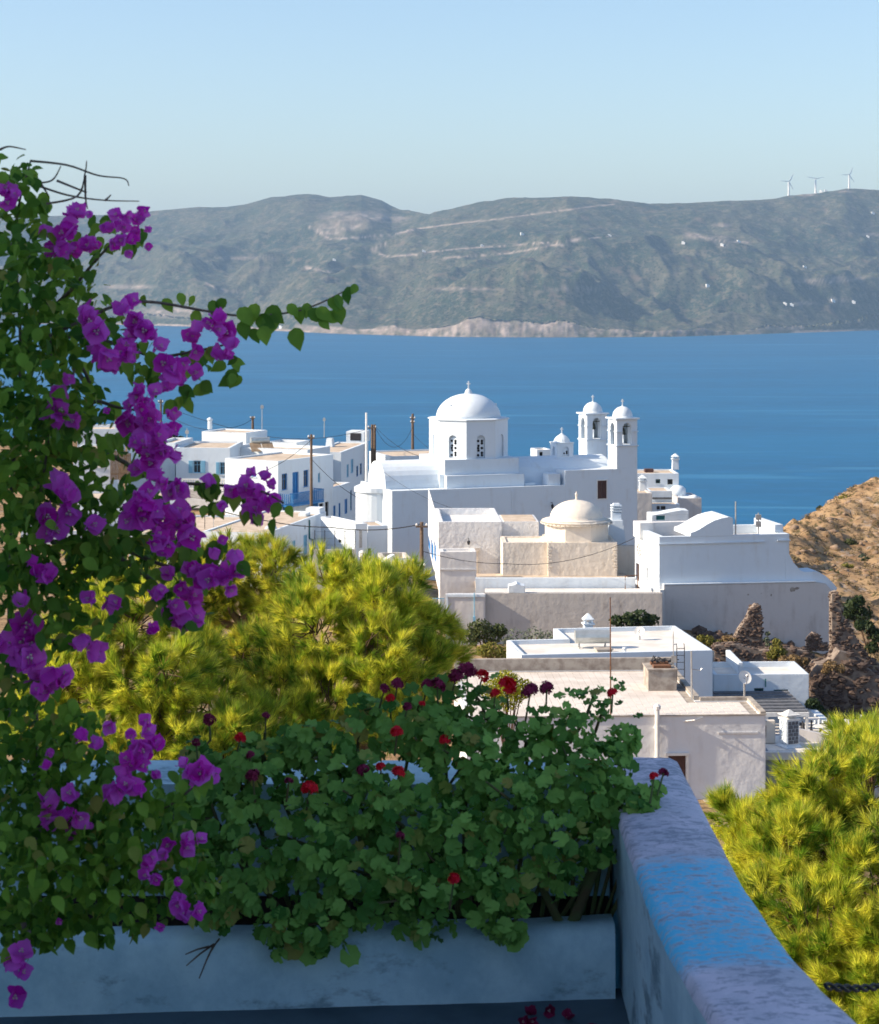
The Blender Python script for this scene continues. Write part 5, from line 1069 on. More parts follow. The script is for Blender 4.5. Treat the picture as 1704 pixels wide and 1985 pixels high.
def pine(label, base_px, Yb, zb, blobs, mat, density=1.0, nl=.082, sl=.105, nn=84, w=.0017):
    """blobs: (u, v, radius px, Y)"""
    bx = (base_px - CU) / F * Yb; root = thing('pine_tree', label, 'tree', (bx, Yb, zb)); o = np.array([bx, Yb, zb])
    cs = [(np.array(P(u, v, Y)), r * Y / F) for u, v, r, Y in blobs]
    top = max(c[2] for c, r in cs)
    trunk = MB(); limbs = MB(); twigs = MB()
    zc = min(c[2] - r for c, r in cs)
    cen = np.mean([c for c, r in cs], axis=0)
    tp = [np.array([bx, Yb, zb]), np.array([lerp(bx, cen[0], .4), lerp(Yb, cen[1], .4), lerp(zb, zc, .55)]), np.array([cen[0], cen[1], zc]), np.array([cen[0] + .05, cen[1], lerp(zc, top, .7)])]
    trunk.tube([tuple(p - o) for p in tp], .13, 8, .035); trunk.build('trunk', BARK, root)
    VV = []; n0 = 0
    for c, r in cs:
        a = tp[2] + (tp[3] - tp[2]) * float(np.clip((c[2] - r - zc) / max(.3, top - zc), 0, .9)); mid = (a + c) / 2 + npr.normal(size=3) * .08 - np.array([0, 0, .08])
        limbs.tube([tuple(a - o), tuple(mid - o), tuple(c - o)], .035, 6, .014)
        nt_ = int(50 * density * (r / .33) ** 2) + 8
        d = unit(nt_); d[:, 2] = d[:, 2] * .9 + .15; d[:, 1] -= .15; d /= np.linalg.norm(d, axis=1)[:, None]
        rr = r * (.62 + .46 * npr.random(nt_) ** .7); Ct = c + d * rr[:, None]; Dt = d * .8 + np.array([0, 0, .55]) + npr.normal(size=(nt_, 3)) * .25; Dt /= np.linalg.norm(Dt, axis=1)[:, None]
        ks = 6; n = nt_ * ks
        Dk = np.repeat(Dt, ks, axis=0) + npr.normal(size=(n, 3)) * .42; Ck = np.repeat(Ct, ks, axis=0) + npr.normal(size=(n, 3)) * .018
        V, T = needles(Ck, Dk, np.repeat(.6 + .7 * npr.random(nt_), ks) * sl, nn, nl, w); VV.append(V)
        C = Ct; n = nt_
        for i in range(0, n):
            s = c + d[i] * rr[i] * .25 + npr.normal(size=3) * .04
            twigs.tube([tuple(s - o), tuple((s + C[i]) / 2 - o + npr.normal(size=3) * .02), tuple(C[i] - o)], .006, 3, .003)
    limbs.build('limb', BARK, root); tag(twigs.build('twig', TWIG, root), kind='stuff')
    V = np.concatenate(VV) - o
    tag(link('crown', fast_mesh('crown', V, np.arange(len(V)).reshape(-1, 3), mat), root), kind='stuff')
    return root
pine('sunlit bright yellow-green pine at the left behind the bougainvillea', 300, 12.5, -7.5, [(150, 1330, 80, 12.4), (250, 1220, 85, 12.7), (300, 1330, 90, 12.3), (210, 1430, 80, 12.2), (400, 1390, 70, 12.4), (370, 1290, 60, 12.8), (330, 1440, 70, 12.1), (160, 1240, 60, 12.8), (440, 1450, 60, 12.1), (500, 1450, 55, 12.3), (250, 1490, 55, 12), (400, 1480, 50, 12), (90, 1400, 70, 12.5), (190, 1150, 60, 13), (290, 1140, 50, 13.2)], NEEDLE)
pine('darker pine set back with bare brown twigs in its middle', 440, 16, -9, [(430, 1120, 55, 16), (525, 1130, 62, 16), (340, 1110, 60, 16.2), (560, 1180, 45, 15.8), (470, 1200, 50, 16.2), (380, 1180, 50, 16), (490, 1100, 40, 16.4), (500, 1290, 60, 15.4), (420, 1270, 50, 15.6), (560, 1280, 55, 15.4)], NEEDLE2, .7)
pine('broad pine in the middle with rounded sunlit tops', 700, 13.5, -8, [(645, 1150, 58, 13.6), (610, 1240, 75, 13.2), (735, 1195, 70, 13.4), (775, 1175, 52, 13.8), (800, 1235, 55, 13.8), (720, 1290, 80, 13.0), (560, 1350, 70, 13.0), (800, 1315, 62, 13.4), (845, 1285, 36, 13.9), (640, 1380, 70, 12.8), (690, 1130, 30, 13.8), (540, 1410, 55, 12.7), (610, 1445, 55, 12.6), (710, 1410, 50, 12.7), (770, 1350, 55, 13), (835, 1215, 24, 14)], NEEDLE, .95)
pine('lush sunlit pine beside the right parapet wall', 1600, 11, -8, [(1655, 1510, 55, 11.2), (1590, 1550, 55, 11), (1665, 1580, 85, 11), (1500, 1650, 42, 11), (1450, 1625, 32, 11.4), (1418, 1590, 20, 11.5), (1440, 1670, 34, 11.2), (1490, 1710, 42, 10.9), (1560, 1680, 90, 10.8), (1680, 1740, 95, 10.6), (1600, 1820, 90, 10.4), (1690, 1900, 90, 10.2), (1520, 1760, 70, 10.6), (1640, 1960, 80, 10.2), (1700, 1470, 36, 11.4), (1470, 1690, 30, 11), (1655, 1450, 16, 11.4), (1690, 1440, 14, 11.5), (1740, 1640, 80, 10.8), (1710, 1985, 80, 10.0), (1640, 2050, 90, 10.0), (1740, 1860, 70, 10.2), (1530, 1560, 30, 11.2), (1580, 1900, 60, 10.3)], NEEDLE, 1.0)

def leaf_cloud(root, blobs, size, mat, n_per, name='crown'):
    """far bushes: small leaf faces through the volume"""
    V = []; o = np.array(root.location)
    for c, r in blobs:
        n = int(n_per); d = unit(n); rr = r * (.35 + .65 * npr.random(n) ** .5); p = np.array(c) + d * rr[:, None] * np.array([1, 1, .8])
        nrm = d * .6 + npr.normal(size=(n, 3)) * .5; a = np.cross(nrm, npr.normal(size=(n, 3))); a /= np.linalg.norm(a, axis=1)[:, None]; b = np.cross(nrm, a); b /= np.linalg.norm(b, axis=1)[:, None]
        s = (size * (.6 + .8 * npr.random(n)))[:, None]
        V.append(np.stack([p - a * s, p + b * s * .55, p + a * s, p - b * s * .55], axis=1).reshape(-1, 3))
    V = np.concatenate(V) - o; T = np.arange(len(V)).reshape(-1, 4)
    return tag(link(name, fast_mesh(name, V, T, mat), root), kind='stuff')
BUSH = leafmat('bush_leaves', (.05, .075, .022), (.12, .135, .045), .3, .6)
BUSHY = leafmat('yellow_bush_leaves', (.16, .17, .03), (.28, .24, .05), .3, .6)
BUSHD = leafmat('dark_bush_leaves', (.025, .05, .02), (.06, .085, .03), .3, .6)
DRY = leafmat('dry_brush', (.22, .15, .07), (.34, .23, .11), .2, .8)
PALEB = leafmat('grey_green_leaves', (.13, .17, .12), (.2, .23, .15), .25, .7)
def bush(name, label, blobs, Y, size, mat, n, base_v):
    bl = [(tuple(P(u, v, Y)), r * Y / F) for u, v, r in blobs]; u0 = sum(b[0] for b in blobs) / len(blobs); base = P(u0, base_v, Y)
    root = thing(name, label, 'tree' if 'tree' in name else 'bush', base); leaf_cloud(root, bl, size, mat, n)
    m = MB()
    for c, r in bl:
        for k in range(3): e = Vector(c) - base + Vector((rnd.uniform(-.4, .4) * r, 0, -.2 * r)); m.tube([(0, 0, 0), tuple(e * .5 + Vector((0, 0, .1))), tuple(e)], .035, 5, .012)
    m.build('trunk', BARK, root); return root
bush('round_tree', 'round yellow-green tree crown before the paved roof', [(985, 1335, 40), (955, 1338, 26), (1012, 1335, 26), (985, 1355, 30), (980, 1318, 24)], 70, .045, BUSHN, 700, 1480)
bush('bush', 'green bush at the left foot of the grey terrace wall', [(930, 1220, 26), (950, 1232, 26), (912, 1235, 22), (968, 1222, 16)], 107, .09, BUSH, 420, 1275)
bush('bush', 'sparse dusty bush in the middle of the grey terrace wall foot', [(1000, 1235, 22), (1035, 1230, 20), (1060, 1236, 18), (985, 1245, 14)], 108, .07, PALEB, 150, 1275)
bush('bush', 'yellowish bush left of the bright white flat roof', [(955, 1262, 22), (975, 1268, 18), (938, 1262, 16)], 102, .08, BUSHY, 360, 1290)
bush('fig_tree', 'dark leafy fig tree crown against the grey terrace wall', [(1195, 1203, 14), (1218, 1198, 16), (1240, 1194, 17), (1262, 1202, 16), (1225, 1208, 18), (1250, 1208, 16)], 108.5, .13, BUSHD, 130, 1240)
bush('bush', 'yellow dry bush right of the bright white flat roof', [(1372, 1243, 14), (1360, 1238, 9), (1390, 1247, 8)], 108, .08, BUSHY, 240, 1262)
bush('bush', 'reddish dry brush at the foot of the pale lower wall', [(1408, 1240, 11), (1395, 1246, 9), (1422, 1243, 8)], 109.5, .07, DRY, 150, 1262)
bush('bush', 'bright yellow-green bush among the ruins', [(1505, 1258, 14), (1497, 1270, 12), (1514, 1266, 13), (1505, 1245, 8)], 105, .08, BUSHY, 260, 1292)
bush('bush', 'low tan dry brush on the bank above the cafe house', [(1520, 1280, 11), (1540, 1278, 13), (1558, 1282, 10)], 104, .07, DRY, 220, 1294)
bush('bush', 'tan dry brush on the collapsed stone bank', [(1610, 1290, 14), (1628, 1296, 12), (1600, 1300, 8)], 103, .07, DRY, 200, 1312)
bush('bush', 'pale green shrub growing beside the stone pinnacle', [(1486, 1240, 7), (1488, 1228, 5), (1490, 1250, 7)], 110, .06, PALEB, 90, 1264)
bush('bush', 'big dark green bush at the gully right of the ruins', [(1655, 1175, 20), (1670, 1190, 22), (1648, 1190, 14), (1665, 1165, 12)], 150, .15, BUSHD, 300, 1215)
bush('bush', 'dark shrub lower in the gully on the right', [(1682, 1215, 16), (1698, 1232, 18), (1668, 1212, 12), (1690, 1255, 14)], 142, .15, BUSHD, 260, 1275)
bush('bush', 'dark ivy clump under the collapsed stone bank', [(1575, 1365, 14), (1585, 1380, 16), (1600, 1388, 16), (1622, 1392, 16), (1650, 1394, 18), (1690, 1392, 20)], 99, .11, BUSHD, 260, 1412)
bush('bush', 'small dark shrubs on the ridge left of the upper cube house', [(335, 846, 9), (350, 852, 8), (322, 842, 8), (365, 857, 6)], 232, .22, BUSHD, 120, 862)
def hill_scrub():
    V = []; T = []
    for i in range(5200):
        x = rnd.uniform(24, 80); y = rnd.uniform(125, 275); z = gz(x, y) + wild_z(x, y)
        u = CU + F * x / y
        if u < 1500 or u > 1790: continue
        n = 26; r = rnd.uniform(.12, .5); d = unit(n); d[:, 2] = np.abs(d[:, 2]); p = np.array([x, y, z + .02]) + d * r * npr.random((n, 1)) ** .5
        a = unit(n); b = np.cross(d, a); s = r * .24; V.append(np.stack([p - a * s, p + b * s * .6, p + a * s, p - b * s * .6], axis=1).reshape(-1, 3))
    V = np.concatenate(V); o = link('hill_scrub', fast_mesh('hill_scrub', V, np.arange(len(V)).reshape(-1, 4), DRYS)); tag(o, 'low dry scrub dotting the brown hill', kind='stuff')
DRYS = leafmat('hill_scrub_leaves', (.13, .10, .05), (.30, .215, .11), .2, .8, (.07, .09, .03))
hill_scrub()
def hill_rocks():
    bases = [rock_mesh('r', HILLROCK, 40 + k) for k in range(4)]; V = []; T = []; n0 = 0; bd = [(np.array([v.co[:] for v in b.vertices]), np.array([p.vertices[:] for p in b.polygons])) for b in bases]
    for i in range(2400):
        x = rnd.uniform(26, 74); y = rnd.uniform(130, 272); u = CU + F * x / y
        if u < 1500 or u > 1780: continue
        s = .06 + .55 * rnd.random() ** 5; bv, bt = bd[i % 4]; w = bv * np.array([s * rnd.uniform(.9, 1.7), s, s * rnd.uniform(.4, .8)])
        V.append(w + np.array([x, y, gz(x, y) + wild_z(x, y)])); T.append(bt + n0); n0 += len(bv)
    tag(link('hill_rocks', fast_mesh('hill_rocks', np.concatenate(V), np.concatenate(T), HILLROCK)), 'scattered weathered rocks on the brown hill', kind='stuff')
HILLROCK = simple('hill_rock', (.33, .24, .17), (.20, .14, .10), 1.5, .95, .05, .05)
hill_rocks()
for i, (u, v, r, mt) in enumerate(((1640, 965, 11, BUSHY), (1648, 1052, 10, BUSH), (1640, 1098, 9, BUSHY), (1612, 1112, 10, BUSH), (1668, 1046, 7, BUSHY), (1590, 985, 6, BUSHD), (1680, 1085, 8, BUSHD), (1672, 1078, 5, PALEB))):
    Y = 150
    while gz((u - CU) / F * Y, Y) + .2 < -(v - HV) / F * Y and Y < 280: Y += 1
    bush('bush', ['low olive bush near the crest of the brown hill', 'dark green bush halfway up the brown hill', 'yellowish bush low on the brown hill', 'green bush nearest the hall buttress', 'small yellowish bush beside the halfway bush', 'dark tuft at the sea edge of the brown hill', 'dark low shrub near the right edge of the brown hill', 'grey-green agave-like shrub on the brown hill'][i], [(u, v, r), (u + r, v + 2, r * .7), (u - r * .8, v + 2, r * .6)], Y, .16, mt, 90, v + r)
# ------------------------------------------------------------------ the terrace in front
HAZE = 4.2e-5
h0 = -1.40
def terrace_mats():
    t = NT('blue_washed_plaster'); a = t.noise(4, 7, .72); b = t.noise(3.0, 6, .7, t.mapped((1, 1, 2)))
    c = t.mix(t.step(a, .35, .65), (.58, .76, .82), (.40, .58, .66)); c = t.mix(t.math('MULTIPLY', t.step(b, .54, .66), .7), c, (.10, .17, .22)); t.color(c); t.rough(.8, .25); t.bump(t.noise(22, 6, .7), .012); low = t.m
    t = NT('peeling_lilac_paint'); sp = t.n('SeparateXYZ'); t.l(t.tc.outputs['Object'], sp.inputs[0])
    a = t.noise(4, 6, .7); f = t.noise(1.0, 5, .75, t.mapped((26, 48, 26)), .5); g = t.noise(1.0, 4, .7, t.mapped((70, 110, 70))); v = t.noise(1.7, 4, .6)
    base = t.mix(t.step(a, .36, .64), (.68, .62, .71), (.50, .50, .58)); base = t.mix(t.math('MULTIPLY', t.step(t.math('ADD', f, t.math('MULTIPLY', v, .5)), .74, .86), .8), base, (.25, .27, .34)); base = t.mix(t.math('MULTIPLY', t.step(g, .56, .66), .5), base, (.74, .70, .76)); base = t.mix(t.math('MULTIPLY', t.step(t.noise(2.3, 5, .65), .55, .66), .5), base, (.42, .48, .50))
    y = sp.outputs['Y']; wob = t.math('ADD', t.math('MULTIPLY', t.noise(7, 4), .14), t.math('MULTIPLY', f, .13))
    m1 = t.step(t.math('ADD', y, wob), 4.30, 4.42); m2 = t.step(t.math('ADD', y, wob), 5.18, 5.05); msk = t.math('MULTIPLY', m1, m2)
    peel = t.step(t.math('ADD', f, t.math('ADD', t.math('MULTIPLY', v, .55), t.math('MULTIPLY', g, .25))), .985, .84)
    c = t.mix(t.math('MULTIPLY', msk, t.math('ADD', t.math('MULTIPLY', peel, .80), .10)), base, (.05, .56, .84)); t.color(c); t.rough(.75, .25); t.bump(t.math('ADD', f, t.math('MULTIPLY', g, .4)), .008); cap = t.m
    return low, cap
BLUEW, LILAC = terrace_mats()
FLOORM = simple('dark_blue_concrete', (.08, .12, .15), (.04, .07, .09), 3, .6, .3, .006)  # dark blue-grey concrete tone with darker mottling
SOIL = simple('planter_soil', (.035, .026, .02), (.02, .015, .012), 14, .95, .05, .02)
zf = -1.885
# right parapet: stations (y, inner x, outer x)
ST = [(-1.0, 2.2, 2.9), (1.0, 1.35, 1.85), (2.0, .95, 1.32), (3.0, .66, 1.0), (3.5, .575, .885), (3.9, .522, .803), (4.1, .502, .766), (4.36, .483, .734), (4.6, .473, .72), (4.8, .470, .712), (5.1, .470, .71), (5.4, .472, .708), (5.72, .474, .706), (6.054, .476, .704)]
m = MB(); pf = [(-2.6, -1.0)] + [(xi + .12, y) for y, xi, xo in ST[:-2]] + [(.55, 5.5), (-2.6, 5.5)]; m.prism(pf, lambda p, q: (p, q, zf - .3), lambda p, q: (p, q, zf)); tag(m.build('terrace_floor', FLOORM), 'dark concrete terrace floor', kind='structure')
def parapet():
    root = thing('parapet_wall', 'lilac and blue painted parapet wall curving along the right of the terrace', 'wall', (0, 0, 0))
    ys = np.arange(-1, 6.06, .06); ys[-1] = 6.054; vs = []; fs = []
    body = MB(); cap = MB(); rows = []; crow = []
    for y in ys:
        xi = np.interp(y, [s[0] for s in ST], [s[1] for s in ST]); xo = np.interp(y, [s[0] for s in ST], [s[2] for s in ST])
        w = lambda k: .006 * noise.noise(Vector((y * 2.3, k * 5.1, 1))) + .003 * noise.noise(Vector((y * 9, k * 5.1, 3)))
        e = .03
        rows.append([(xi + .012 + w(1), y, zf - .2), (xi + .008 + w(2) * 1.5, y, (zf + h0) / 2), (xi + w(3), y, h0 - e)])
        crow.append([(xi + w(3), y, h0 - e), (xi + .008 + w(3), y, h0 - .008 + w(4)), (xi + e + w(5), y, h0 + w(6)), (lerp(xi, xo, .5), y, h0 + .004 + w(7)), (xo - e + w(8), y, h0 + w(9)), (xo - .008 + w(8), y, h0 - .01), (xo + w(8), y, h0 - e), (xo + .02, y, -4.9)])
    for mb, rw in ((body, rows), (cap, crow)):
        n = len(rw[0]); mb.add([p for r in rw for p in r], [(i * n + j, (i + 1) * n + j, (i + 1) * n + j + 1, i * n + j + 1) for i in range(len(rw) - 1) for j in range(n - 1)])
    cap.add([crow[-1][0], crow[-1][3], crow[-1][6], crow[-1][7], (crow[-1][0][0], 6.054, -4.9)], [(0, 1, 2, 3, 4)])
    body.build('inner_face', BLUEW, root, True); cap.build('wall_top', LILAC, root, True)
parapet()
def low_wall():
    root = thing('planter_wall', 'low pale blue planter wall along the terrace floor', 'wall', (0, 0, 0)); m = MB(); xs = np.linspace(-2.6, .462, 80); r = []
    for x in xs:
        y = 5.42 + (x - .47) * .085; w = lambda k: .005 * noise.noise(Vector((x * 3, k * 4.4, 2))) + .003 * noise.noise(Vector((x * 11, k * 4.4, 5)))
        zt = -1.70 + w(3) - .0 * x; r.append([(x, y + w(1), zf - .05), (x, y + w(2) * 1.6, -1.79), (x, y + .006 + w(4), zt - .02), (x, y + .025, zt), (x, y + .13, zt - .004), (x, y + .14, -2.0)])
    n = len(r[0]); m.add([p for q in r for p in q], [(i * n + j, (i + 1) * n + j, (i + 1) * n + j + 1, i * n + j + 1) for i in range(len(r) - 1) for j in range(n - 1)]); m.build('face', BLUEW, root, True)
low_wall()
root = thing('back_wall', 'pale blue back parapet half hidden behind the geraniums', 'wall', (0, 0, 0)); m = MB(); m.box(-2.6, .474, 5.74, 6.05, -4.9, h0 - .002, .0, .012); m.build('body', BLUEW, root)
m = MB(); m.add([(-2.6, 5.2, -1.74), (.47, 5.5, -1.74), (.47, 5.74, -1.71), (-2.6, 5.74, -1.71)], [(0, 1, 2, 3)]); tag(m.build('soil', SOIL), 'dark planter soil', kind='structure')
# unseen house added left of the frame to keep the terrace in shade
def shade_house(label, x0, x1, y0, y1, zt):
    r = thing('house', label, 'house', ((x0 + x1) / 2, (y0 + y1) / 2, -4)); w, d = (x1 - x0) / 2, (y1 - y0) / 2; m = MB(); m.box(-w, w, -d, d, 0, zt + 4); m.build('wall', WHITE2, r)
    m = MB(); m.box(-w - .1, w + .1, -d - .1, d + .1, zt + 4.003, zt + 4.2); m.build('roof', ROOF, r)
    for s in (-.5, .4): m = MB(); m.box(w + .003, w + .05, d * s - .5, d * s + .5, 3.2, 4.6) if x1 < 0 else m.box(w * s - .5, w * s + .5, d + .003, d + .05, 3.2, 4.6); f = m.build('window', BLUE, r)
shade_house('unseen whitewashed house added to shade the terrace from the left', -9, -2.62, -5, 7.6, 1.7)

# ------------------------------------------------------------------ geranium and bougainvillea
GER = leafmat('geranium_leaf', (.045, .16, .02), (.32, .56, .11), .28, .5, (.40, .34, .08))
BOUG = leafmat('bougainvillea_leaf', (.055, .17, .018), (.32, .52, .06), .42, .5, (.42, .36, .08))
BRACT = leafmat('magenta_bract', (.80, .025, .60), (1.0, .24, .92), .5, .55)
REDP = leafmat('red_petal', (.88, .012, .02), (.80, .015, .05), .3, .5)
FADED = leafmat('faded_petal', (.22, .015, .06), (.36, .025, .10), .25, .6)
GSTEM = simple('geranium_stem', (.12, .16, .06), (.15, .11, .06), 14, .8, .1)
VSTEM = simple('vine_stem', (.22, .17, .13), (.12, .09, .07), 30, .9, .1)
def ger_leaf(name, seed):
    r = random.Random(seed); vs = [(0, 0, 0)]; n = 20; fs = []
    for ring, a in ((1, .5), (2, 1.0)):
        for k in range(n):
            q = -math.pi / 2 + .18 + (2 * math.pi - .36) * k / (n - 1); lob = 1 - .16 * abs(math.sin(q * 3.5 + .3)) if ring == 2 else 1
            rad = a * lob * (.5 + .03 * r.uniform(-1, 1)); vs.append((rad * math.cos(q), rad * math.sin(q), (.10 if ring == 1 else .13 + .07 * math.sin(7 * q + seed)) * (1 if ring == 1 else r.uniform(.7, 1.2))))
    for k in range(n - 1): fs += [(0, 1 + k, 2 + k), (1 + k, 1 + n + k, 2 + n + k, 2 + k)]
    me = bpy.data.meshes.new(name); me.from_pydata(vs, [], fs); me.polygons.foreach_set('use_smooth', [True] * len(fs)); me.materials.append(GER); me.update(); return me
def boug_leaf(name, seed):
    r = random.Random(seed); prof = [(0, .02), (.12, .24), (.35, .36), (.6, .30), (.82, .14), (1, 0)]; vs = []; fs = []; cv = r.uniform(.05, .3); fold = r.uniform(.05, .22)
    for t, w in prof:
        z = -cv * (t - .1) ** 2
        vs += [(t - .1, -w, z + fold * w * 1.6), (t - .1, 0, z), (t - .1, w, z + fold * w * 1.6)]
    for i in range(len(prof) - 1):
        a = 3 * i; fs += [(a, a + 1, a + 4, a + 3), (a + 1, a + 2, a + 5, a + 4)]
    me = bpy.data.meshes.new(name); me.from_pydata(vs, [], fs); me.polygons.foreach_set('use_smooth', [True] * len(fs)); me.materials.append(BOUG); me.update(); return me
CENTER = simple('flower_tube', (.72, .66, .45), (.6, .3, .5), 30, .6)
def boug_flower(name, seed):
    r = random.Random(seed); vs = []; fs = []; mi = []
    for b in range(3):
        az = 2 * math.pi * b / 3 + r.uniform(-.2, .2); ca, sa = math.cos(az), math.sin(az); op = r.uniform(.25, .7); rows = []
        for t in (0, .25, .5, .75, 1.0):
            w = (.12, .34, .44, .40, .16)[int(t * 4 + .1)]; x = t * math.sin(op) * .85 + .02; z = t * math.cos(op) * .75
            for k in (-1, -.5, 0, .5, 1): y = k * w; zz = z - .16 * (k * k) * w * 2 + .07 * math.sin(5 * t + 5 * k + seed + 2 * b); xx = x - .10 * k * k; rows.append((xx * ca - y * sa, xx * sa + y * ca, zz))
        o = len(vs); vs += rows
        for i in range(4):
            for k in range(4): fs.append((o + i * 5 + k, o + i * 5 + k + 1, o + i * 5 + k + 6, o + i * 5 + k + 5)); mi.append(0)
    for b in range(3):
        q = 2 * math.pi * b / 3 + .5; o = len(vs); x, y = .05 * math.cos(q), .05 * math.sin(q)
        for rr, z in ((.012, .05), (.018, .42), (.055, .46)):
            for k in range(5): a = 2 * math.pi * k / 5; vs.append((x * (1 + z) + rr * math.cos(a), y * (1 + z) + rr * math.sin(a), z))
        for i in range(2):
            for k in range(5): fs.append((o + i * 5 + k, o + i * 5 + (k + 1) % 5, o + (i + 1) * 5 + (k + 1) % 5, o + (i + 1) * 5 + k)); mi.append(1)
        fs.append(tuple(o + 10 + k for k in range(5))); mi.append(1)
    me = bpy.data.meshes.new(name); me.from_pydata(vs, [], fs); me.materials.append(BRACT); me.materials.append(CENTER); me.polygons.foreach_set('material_index', mi); me.polygons.foreach_set('use_smooth', [True] * len(fs)); me.update(); return me
def red_head(name, seed, mat):
    r = random.Random(seed); vs = []; fs = []
    for f in range(34):
        d = Vector((r.gauss(0, 1), r.gauss(0, 1), abs(r.gauss(0, .8)))).normalized(); a = d.orthogonal().normalized(); b = d.cross(a); c = d * r.uniform(.22, .42)
        for p in range(5):
            q = 2 * math.pi * p / 5 + f; e = a * math.cos(q) + b * math.sin(q); s = d.cross(e); o = len(vs)
            vs += [tuple(c), tuple(c + e * .13 + s * .08 + d * .05), tuple(c + e * .24 + d * .07), tuple(c + e * .13 - s * .08 + d * .05)]; fs.append((o, o + 1, o + 2, o + 3))
    me = bpy.data.meshes.new(name); me.from_pydata(vs, [], fs); me.materials.append(mat); me.update(); return me
def frame(nrm, up, roll):
    z = Vector(nrm).normalized(); y = Vector(up) - z * Vector(up).dot(z); y = y.normalized() if y.length > 1e-4 else z.orthogonal().normalized(); x = y.cross(z)
    return Matrix((x, y, z)).transposed() @ Matrix.Rotation(roll, 3, 'Z')
def place_leaves(root, items, meshes, name, stuff_name, limit=300):
    """items: (pos, 3x3, size); nearest first become parts, the rest are joined"""
    items.sort(key=lambda q: q[0].y - .0 * q[2])
    for i, (p, M3, s) in enumerate(items[:limit]):
        o = link(name, meshes[i % len(meshes)], root); o.matrix_local = Matrix.Translation(p - root.location) @ (M3 * s).to_4x4()
    if len(items) > limit:
        V = []; Fc = []; mi = []; n0 = 0; data = [([v.co.copy() for v in me.vertices], [tuple(f.vertices) for f in me.polygons], [f.material_index for f in me.polygons]) for me in meshes]
        for i, (p, M3, s) in enumerate(items[limit:]):
            vs, fs, ms = data[i % len(meshes)]; A = M3 * s; o = p - root.location
            V += [tuple(A @ v + o) for v in vs]; Fc += [tuple(k + n0 for k in f) for f in fs]; mi += ms; n0 += len(vs)
        me = bpy.data.meshes.new(stuff_name); me.from_pydata(V, [], Fc)
        for q in meshes[0].materials: me.materials.append(q)
        me.polygons.foreach_set('material_index', mi); me.polygons.foreach_set('use_smooth', [True] * len(Fc)); me.update(); tag(link(stuff_name, me, root), kind='stuff')

